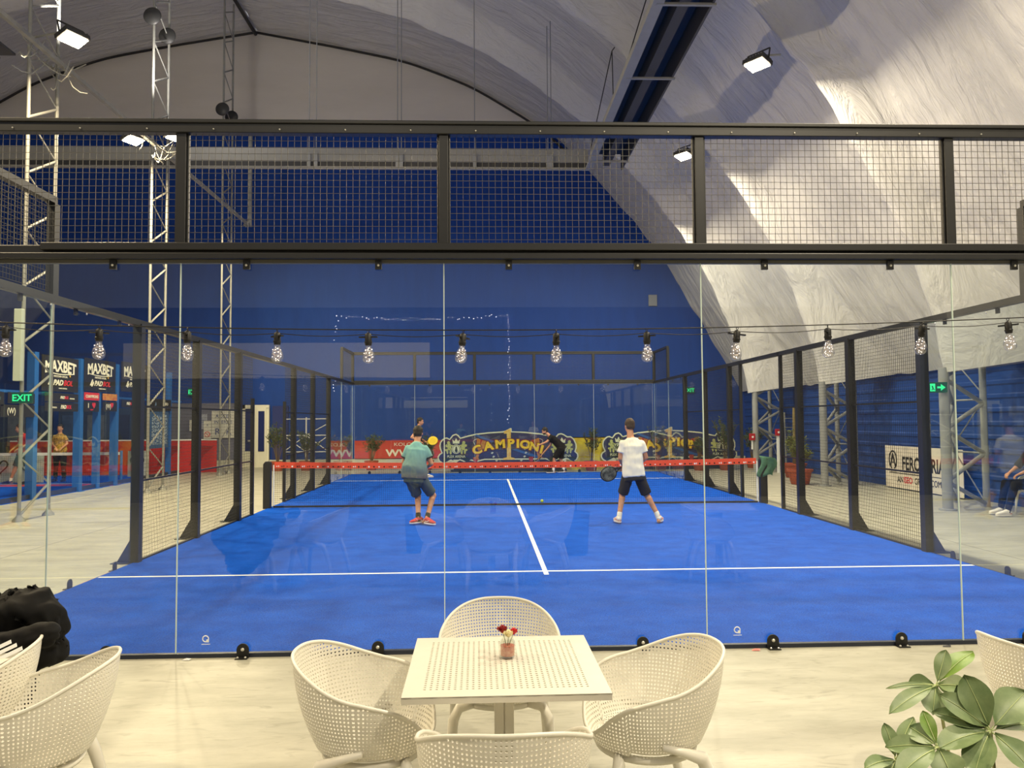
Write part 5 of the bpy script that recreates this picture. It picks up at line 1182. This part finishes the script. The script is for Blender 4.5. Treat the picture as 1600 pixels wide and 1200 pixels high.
person('person in a gold patterned top standing behind the nearest mast', (-13.3, 17.6, 0.015), JT['p6'], (0.2, -1, 0), (-1, 0, 0), mat('gold_pattern_cloth', rgb(214, 170, 72), 0.85, noise=1.0, nscale=28, col2=rgb(70, 50, 34)), BS_, (DS, DS, None), BS_, M['hair'], vox=0.014, long_legs=True)
person('seated person in black with white shoes, cut off at the right edge', (8.8, 7.6, 0), JT['p7'], (-1, 0, -0.1), (0, 1, 0), BS_, BS_, (WSH, WSH, None), BS_, M['hair'], vox=0.012, sleeve=0.9, long_legs=True)
dup(chair0, (9.17, 7.6, 0), PI/2, 'white perforated armchair under the seated person at the right edge', 'chairs in the side area')
dup(chair0, (9.35, 6.35, 0), PI/2+0.7, 'white armchair cut by the right edge, nearer than the seated person', 'chairs in the side area')

def racket(label, hand, dirv, nrm, mface, mframe, s=1.0):
    r = thing('padel_racket', label, 'racket', hand); d = Vector(dirv).normalized(); n_ = Vector(nrm); n_ = (n_-d*n_.dot(d)).normalized(); w_ = d.cross(n_)
    b = MB(); b.cap(-d*0.06, d*0.07, 0.016, 0.014, 8); b.build('handle', M['black'], r, smooth=180)
    c = d*0.27
    def ring(rad, zoff): return [c+d*rad*1.05*math.cos(2*PI*k/28)+w_*rad*0.92*math.sin(2*PI*k/28)+n_*zoff for k in range(28)]
    b = MB(); a1, a2 = ring(0.125*s, -0.017), ring(0.125*s, 0.017); b.add(a1+a2, [tuple(range(28)), tuple(range(55, 27, -1))]+[(i, 28+i, 28+(i+1) % 28, (i+1) % 28) for i in range(28)]); b.build('face', mface, r)
    b = MB(); b.tube(ring(0.127*s, 0), 0.017, 8, closed=True); b.bar(d*0.06, c-d*0.10+w_*0.06, 0.010, 6); b.bar(d*0.06, c-d*0.10-w_*0.06, 0.010, 6); b.build('rim', mframe, r, smooth=180)
    b = MB()
    for i in range(-3, 4):
        for j_ in range(-3, 4):
            if i*i+j_*j_ > 10: continue
            q = c+d*i*0.025+w_*j_*0.025; b.bar(q-n_*0.0185, q+n_*0.0185, 0.0045, 6)
    b.build('holes', M['black'], r)
racket('dark patterned racket held low by the player in white', (1.69, 7.40, 0.94), (-0.85, 0.0, -0.42), (0.2, -1, 0), mat('racket_dark', rgb(46, 50, 48), 0.5, noise=0.9, nscale=14, col2=rgb(150, 156, 140)), M['black'])
racket('yellow racket of the player in the black shirt', (-2.50, 17.60, 1.08), (0.35, 0, 0.1), (0.2, -1, 0.2), mat('racket_yellow', rgb(238, 206, 40), 0.5), mat('racket_yellow', rgb(238, 206, 40), 0.5))
racket('grey-blue racket reaching low in the hand of the bending player', (1.17, 19.66, 0.53), (-0.5, 0, -0.85), (0.75, -0.7, -0.2), mat('racket_grey', rgb(96, 110, 132), 0.5), mat('racket_grey', rgb(96, 110, 132), 0.5))
racket('dark racket hidden before the player in the teal shirt', (-1.80, 7.60, 0.98), (0.25, 0.5, 0.5), (0, 0.5, -0.8), M['black'], M['black'])

# ------------------------------------------------------------------ plants
LEAF = mat('leaf_green', rgb(132, 150, 104), 0.45, noise=0.25, nscale=14, col2=rgb(98, 122, 78), spec=0.5)
LEAF2 = mat('leaf_young', rgb(128, 158, 66), 0.45, noise=0.25, nscale=14, col2=rgb(92, 130, 40)); VEIN = mat('leaf_rib', rgb(186, 200, 140), 0.6)
OLE = mat('oleander_leaf', rgb(56, 74, 42), 0.6, noise=0.4, nscale=20, col2=rgb(84, 96, 54)); TER = mat('terracotta', rgb(176, 88, 62), 0.8, noise=0.2, nscale=9); SOIL = mat('soil', rgb(52, 40, 30), 0.95); BARK = mat('bark', rgb(104, 88, 66), 0.9)
GREYPOT = mat('grey_planter', rgb(120, 118, 110), 0.7, noise=0.1, nscale=6)
def leaf_mesh(mb, vn, base, tip, wd, upn, camber=0.12, droop=0.10, n=11, shape=1.25):
    base, tip, upn = Vector(base), Vector(tip), Vector(upn); d = tip-base; L_ = d.length; dn = d.normalized(); s_ = dn.cross(upn); s_ = s_.normalized(); nn = s_.cross(dn).normalized(); vs = []; m = 6
    for i in range(n+1):
        t_ = i/n; wv = wd/2*(math.sin(PI*t_**shape))**0.68 if 0 < t_ < 1 else 0.0004
        c = base+d*t_-nn*L_*droop*(t_**2)+nn*L_*0.05*math.sin(PI*t_)
        for k in range(m+1):
            u = -1+2*k/m; vs.append(c+s_*u*wv+nn*(abs(u)**1.4*camber*wd+0.006*wd*math.sin(t_*60)*abs(u)*6))
    mb.add(vs, [(i*(m+1)+k, i*(m+1)+k+1, (i+1)*(m+1)+k+1, (i+1)*(m+1)+k) for i in range(n) for k in range(m)])
    vn.tube([base+d*t_-nn*(L_*droop*(t_**2)-L_*0.05*math.sin(PI*t_)-0.0012) for t_ in [i/8 for i in range(9)]], 0.0016, 5, taper=[0.0013-0.0009*i/8 for i in range(9)])
WH = [
    ((0.462,-3.958,1.063), [(0.508,-3.928,1.141,0.036),(0.589,-3.910,1.133,0.049),(0.501,-4.026,1.081,0.049),(0.487,-4.012,1.061,0.030),(0.420,-4.011,1.012,0.054),(0.297,-4.044,1.034,0.039),(0.400,-3.942,1.067,0.039),(0.320,-3.990,1.072,0.015)]),
    ((0.522,-4.078,0.994), [(0.421,-4.048,1.070,0.056),(0.474,-4.030,1.084,0.059),(0.487,-4.041,1.112,0.068),(0.648,-4.027,1.067,0.077),(0.678,-4.026,0.989,0.052),(0.559,-4.164,0.940,0.062),(0.421,-4.167,0.932,0.065),(0.370,-4.119,0.977,0.059),(0.402,-4.048,1.031,0.040)]),
    ((0.321,-4.198,1.009), [(0.219,-4.168,1.001,0.043),(0.285,-4.150,1.036,0.052),(0.193,-4.266,0.982,0.052),(0.319,-4.252,0.967,0.065),(0.319,-4.146,1.069,0.029)]),
    ((0.255,-4.138,0.956), [(0.247,-4.108,1.027,0.033),(0.325,-4.090,1.034,0.033),(0.151,-4.206,0.974,0.033),(0.322,-4.087,0.965,0.021),(0.208,-4.191,0.934,0.030)])]
pr = thing('potted_umbrella_plant', 'umbrella plant with whorled glossy leaves at the lower right corner', 'plant', (0.50, -4.22, 0)); O_ = Vector((0.50, -4.22, 0)); rr = random.Random(2)
for wi, (c, ls) in enumerate(WH):
    c = Vector(c)
    for li, (x, y, z, w_) in enumerate(ls):
        tp = Vector((x, y, z)); lf = MB(); vn = MB(); d = tp-c
        upn = (CAMP-c).normalized()*0.75+Vector((rr.uniform(-.3, .3), rr.uniform(-.2, .2), 0.5+rr.uniform(-.2, .3)))
        b0 = c+d*0.10; leaf_mesh(lf, vn, b0-O_, c+d*1.03-O_, w_*1.12, upn, droop=0.06)
        o = lf.build('leaf', LEAF2 if (wi, li) in ((2, 4), (0, 1)) else LEAF, pr, smooth=180)
        vn.tube([c-O_, b0-O_], 0.0018, 5); vn.build('midrib', VEIN, o, smooth=180)
st = MB()
for c, _ in WH:
    c = Vector(c)-O_; st.tube([c, c*0.75+Vector((0, 0, -0.02)), Vector((c.x*0.35, c.y*0.35, 0.72)), Vector((0, 0, 0.50))], 0.004, 7)
st.build('stem', mat('stem_brown_green', rgb(112, 116, 66), 0.7), pr, smooth=180)
b = MB(); b.lathe([(0.13, 0.0), (0.15, 0.02), (0.175, 0.50), (0.185, 0.52), (0.185, 0.55), (0.168, 0.55), (0.165, 0.50), (0.01, 0.50)], n=32); b.build('planter', GREYPOT, pr, smooth=50)
# variegated plant at the lower left corner
pl = thing('potted_variegated_plant', 'plant with a broad yellow-speckled leaf at the lower left corner', 'plant', (-1.62, -4.55, 0))
VAR = mat('variegated_leaf', rgb(60, 104, 34), 0.4, noise=1.0, nscale=30, col2=rgb(196, 200, 110), stretch=(1, 1, 2.0))
O_ = Vector((-1.62, -4.55, 0))
for (bs, tp, w_) in (((-1.66, -4.52, 0.86), (-1.675, -4.62, 1.145), 0.13), ((-1.66, -4.52, 0.86), (-1.52, -4.60, 0.98), 0.11), ((-1.66, -4.52, 0.86), (-1.82, -4.52, 1.06), 0.12), ((-1.64, -4.5, 0.84), (-1.70, -4.72, 0.98), 0.11)):
    lf = MB(); vn = MB(); c = Vector(bs); leaf_mesh(lf, vn, Vector(bs)-O_, Vector(tp)-O_, w_, (CAMP-c).normalized(), droop=0.08, camber=0.2)
    o = lf.build('leaf', VAR, pl, smooth=180); vn.build('midrib', LEAF, o, smooth=180)
b = MB(); b.tube([(-0.04, 0.03, 0.86), (0, 0, 0.6), (0, 0, 0.45)], 0.006, 7); b.build('stem', LEAF, pl, smooth=180)
b = MB(); b.lathe([(0.10, 0.0), (0.12, 0.02), (0.14, 0.46), (0.15, 0.5), (0.13, 0.5), (0.125, 0.46), (0.01, 0.46)], n=28); b.build('planter', GREYPOT, pl, smooth=50)

def bush(x, y, h, rad, label, seed, kind='oleander', potr=0.24, poth=0.34):
    r = thing('potted_bush', label, 'plant', (x, y, 0), 0, 'potted bushes around the court'); rr_ = random.Random(seed)
    b = MB(); b.lathe([(potr*0.68, 0), (potr*0.72, 0.01), (potr*0.95, poth-0.06), (potr*1.05, poth-0.06), (potr*1.08, poth), (potr*0.95, poth), (potr*0.9, poth-0.05), (0.01, poth-0.05)], n=24); b.build('pot', TER, r, smooth=50)
    f = MB(); s_ = MB()
    for k in range(16):
        a = rr_.uniform(0, 2*PI); q = rr_.uniform(0.2, 1)*rad; top = Vector((q*math.cos(a), q*math.sin(a), h*rr_.uniform(0.72, 1.0)-0.25*q)); m = Vector((top.x*0.35, top.y*0.35, poth+(top.z-poth)*0.5))
        s_.tube([(0.03*math.cos(a), 0.03*math.sin(a), poth-0.05), m, top], 0.007, 5)
        for i in range(30):
            t_ = rr_.uniform(0.22, 1.05); p = (m*(1-t_)*2*min(1, 1)*0.5+top*t_) if t_ > 0.5 else m*(0.4+1.2*t_)+Vector((0, 0, 0)); p = m+(top-m)*(t_*1.3-0.3)
            d = Vector((rr_.uniform(-1, 1), rr_.uniform(-1, 1), rr_.uniform(-0.1, 1.2))).normalized()*rr_.uniform(0.10, 0.17); sd_ = d.cross(Vector((rr_.uniform(-1, 1), rr_.uniform(-1, 1), 0.3))).normalized()*rr_.uniform(0.011, 0.018)
            f.add([p, p+d*0.5+sd_, p+d, p+d*0.5-sd_], [(0, 1, 2, 3)])
    f.build('foliage', OLE if kind != 'light' else mat('light_leaf', rgb(120, 128, 60), 0.6, noise=0.4, nscale=12, col2=rgb(90, 100, 50)), r); s_.build('stems', BARK, r)
    return r
BUSH = [(-8.1, 22.2, 1.75, .55, 'dense potted bush beside the white door'), (-7.1, 22.3, 1.45, .5, 'potted bush in front of the white scaffold'), (-5.85, 22.2, 1.30, .5, 'potted bush left of the red banner'), (-4.75, 22.2, 1.35, .55, 'potted bush in front of the letters of the red banner'), (-2.75, 22.1, 1.30, .5, 'potted bush between the red banner and the left lion crest'),
    (3.0, 20.75, 1.45, .45, 'potted bush before the yellow board right of the banner'), (4.15, 20.5, 1.15, .4, 'potted bush just left of the white-shirted player'), (5.35, 20.5, 1.55, .5, 'tall potted bush just right of the white-shirted player'), (6.7, 20.5, 1.2, .4, 'small potted bush right of the second player'), (7.6, 20.5, 1.85, .5, 'tall potted bush before the right end of the second banner'), (8.9, 21.5, 1.5, .45, 'potted bush beside the farthest truss leg')]
for k, (x, y, h, rad, lab) in enumerate(BUSH): bush(x, y, h, rad, lab, k+10)
bush(8.55, 16.9, 1.5, .5, 'potted bush in a large terracotta pot beyond the right fence', 41, 'light', 0.34, 0.42)
bush(7.72, 14.5, 1.15, .42, 'low spreading bush in a terracotta pot near the middle truss leg', 42, 'light', 0.32, 0.40)
# stepladder, wooden pole and extinguisher boxes by the far leg
ld = thing('stepladder', 'grey stepladder standing beside the farthest truss leg', 'ladder', (9.1, 18.6, 0))
for s in (-1, 1):
    b = MB(); b.bar((s*0.24, -0.3, 0), (s*0.15, 0, 1.95), 0.022, 4); b.build('rail', M['galv'], ld); b = MB(); b.bar((s*0.22, 0.35, 0), (s*0.15, 0.02, 1.95), 0.018, 4); b.build('rail', M['galv'], ld)
for k in range(6):
    z = 0.3+0.29*k; u = z/1.95; b = MB(); b.box(-0.22+0.07*u, 0.22-0.07*u, -0.34+0.3*u, -0.26+0.3*u, z, z+0.02); b.build('step', M['galv'], ld)
b = MB(); b.bar((0, 0, 0), (0.03, 0, 2.1), 0.05, 8); tag(b.build('wooden_pole', mat('raw_wood', rgb(150, 132, 84), 0.8, noise=0.3, nscale=9), smooth=60, loc=(8.75, 17.4, 0)), 'weathered wooden pole standing by the pots beyond the right fence', 'pole')
for (x, y, z, lab) in ((8.1, 19.2, 1.05, 'small red box on the farthest truss leg, left side'), (8.85, 18.9, 1.2, 'small red box beside the stepladder')):
    r = thing('alarm_box', lab, 'box', (x, y, z)); b = MB(); b.box(-0.09, 0.09, -0.05, 0.05, 0, 0.22); bevel(b.build('case', mat('alarm_red', rgb(170, 28, 40), 0.4), r), 0.01); b = MB(); b.box(-0.03, 0.03, -0.055, -0.05, 0.08, 0.14); b.build('button', M['white_line'], r)
    b = MB(); b.box(-0.04, 0.04, 0.0, 0.05, -z, 0.0) if 'beside' in lab else b.box(-0.02, 0.02, 0.0, 0.04, -0.3, 0); b.build('pole', M['white_line'], r)
# white scaffold frames against the end wall
sc_ = thing('scaffold_frame', 'white cross-braced scaffold low against the end wall at left', 'scaffold', (-7.4, 23.6, 0))
for x in (-0.85, 0.0, 0.85): b = MB(); b.bar((x, 0, 0), (x, 0, 1.92), 0.025, 6); b.build('upright', M['white_line'], sc_)
for z in (0.15, 0.62, 1.24, 1.86): b = MB(); b.bar((-0.85, 0, z), (0.85, 0, z), 0.022, 6); b.build('ledger', M['white_line'], sc_)
for (a, c) in (((-0.85, 0.62), (0, 1.24)), ((-0.85, 1.24), (0, 0.62)), ((0, 0.62), (0.85, 1.24)), ((0, 1.24), (0.85, 0.62)), ((0, 1.24), (0.85, 1.7))): b = MB(); b.bar((a[0], -0.02, a[1]), (c[0], -0.02, c[1]), 0.018, 5); b.build('brace', M['white_line'], sc_)

# ------------------------------------------------------------------ black jacket over the chair at the left
JK = mat('jacket_black', rgb(11, 11, 12), 0.8, spec=0.25)
jk = thing('jacket', 'puffy black hooded jacket draped over the chair at the left edge', 'jacket', (-3.0, -2.08, -0.16))
jk.scale = (1.07, 1.07, 1.07)
b = MB()
def je(x, y, z, rx, ry, rz_, rot=0): b.ell((x+2.80, y+2.36, z), (rx, ry, rz_), 18, 14, Matrix.Rotation(rot, 3, 'Y'))
je(-2.74, -2.36, 0.94, 0.17, 0.14, 0.11, -0.15); je(-2.64, -2.37, 0.92, 0.09, 0.11, 0.10, 0.4); je(-2.60, -2.36, 0.85, 0.06, 0.09, 0.075); je(-2.90, -2.34, 0.93, 0.20, 0.15, 0.08)
je(-2.82, -2.35, 0.80, 0.22, 0.15, 0.16); je(-2.70, -2.30, 0.78, 0.12, 0.12, 0.13, 0.3); je(-2.86, -2.36, 0.62, 0.20, 0.14, 0.20); je(-2.95, -2.40, 0.50, 0.17, 0.14, 0.18); je(-3.05, -2.35, 0.75, 0.18, 0.15, 0.22)
je(-2.65, -2.27, 0.76, 0.08, 0.07, 0.09)
b.cap((-0.10, -0.12, 0.78), (0.02, -0.22, 0.55), 0.07, 0.05, 12)
jo = b.build('shell', JK, jk); remesh(jo, 0.010, 6)
for v in jo.data.vertices:
    c = v.co; k = mn.noise(Vector((c.x*7, c.y*7, c.z*11+c.x*6)))*0.030-abs(mn.noise(Vector((c.x*11+c.z*9, c.y*8, c.z*6-c.x*7))))*0.034+mn.noise(c*24)*0.004
    v.co += v.normal*k
m = jo.modifiers.new('s', 'SMOOTH'); m.iterations = 2; m.factor = 0.5; bake(jo)
b = MB()
for k in range(3):
    o0 = Vector((0.06+0.026*k, -0.36-0.006*k, 0.825-0.012*k)); d = Vector((0.155, 0.03, 0.072)); n_ = Vector((0.02, -0.02, -0.03)).normalized()*0.0085
    b.add([o0-n_, o0+d-n_, o0+d+n_, o0+n_, o0-n_+Vector((0, 0.004, 0)), o0+d-n_+Vector((0, 0.004, 0)), o0+d+n_+Vector((0, 0.004, 0)), o0+n_+Vector((0, 0.004, 0))], [(0, 1, 2, 3), (7, 6, 5, 4), (0, 4, 5, 1), (1, 5, 6, 2), (2, 6, 7, 3), (3, 7, 4, 0)])
b.build('sleeve_stripes', M['white_line'], jk)
b = MB(); b.cap((-0.14, -0.28, 0.79), (0.30, -0.22, 0.90), 0.070, 0.052, 14); sl = b.build('sleeve', JK, jk); remesh(sl, 0.010, 3)
for v in sl.data.vertices: v.co += v.normal*(abs(mn.noise(Vector((v.co.x*14, v.co.y*5, v.co.z*22))))*0.03-0.006)
# litter at the foot of the glass
for (x, y, s_, m_, lab) in ((-2.9, -0.06, 0.02, M['white_line'], 'scrap of white paper at the foot of the glass, left'), (-1.22, -0.07, 0.018, M['white_line'], 'scrap of white paper beside the table edge'), (1.35, -0.07, 0.022, mat('pink_paper', rgb(230, 140, 130), 0.8), 'scrap of pink paper at the foot of the glass, right'), (2.83, -0.06, 0.022, M['lamp_body'], 'small dark scrap at the foot of the glass, far right')):
    b = MB(); b.add([(-s_*1.6, -s_*0.5, 0.002), (s_*1.2, -s_*0.7, 0.004), (s_*1.7, s_*0.4, 0.010), (-s_, s_*0.6, 0.006), (0, 0, 0.016)], [(0, 1, 4), (1, 2, 4), (2, 3, 4), (3, 0, 4), (3, 2, 1, 0)])
    tag(b.build('paper_scrap', m_, loc=(x, y, 0)), lab, 'litter')

# fairy lights on the bar wall behind the terrace, mirrored in the court glass
fl = thing('fairy_light_string', 'string of tiny white lights mirrored above the middle of the court glass', 'fairy lights', (0, -11.36, 0))
b = MB(); w_ = MB(); rr = random.Random(8); pts = [(-4.0, 0, 2.4), (-4.05, 0, 3.2), (-3.95, 0, 4.08), (-2.6, 0, 4.03), (-1.3, 0, 4.05), (-0.14, 0, 4.12), (-0.12, 0, 3.0), (-0.16, 0, 1.6)]
w_.tube(pts, 0.003, 4)
for p, q in zip(pts, pts[1:]):
    p, q = Vector(p), Vector(q); n = int((q-p).length/0.085)
    for k in range(n):
        c = p.lerp(q, k/n)+Vector((rr.uniform(-.03, .03), 0.01, rr.uniform(-.03, .03))); b.ell(c, (0.007, 0.007, 0.007), 5, 4)
w_.build('cable', M['black'], fl); b.build('light_points', mat('fairy_points', (1, 1, 1, 1), 0.3, emit=(1, 0.88, 0.92, 1), estr=40), fl)
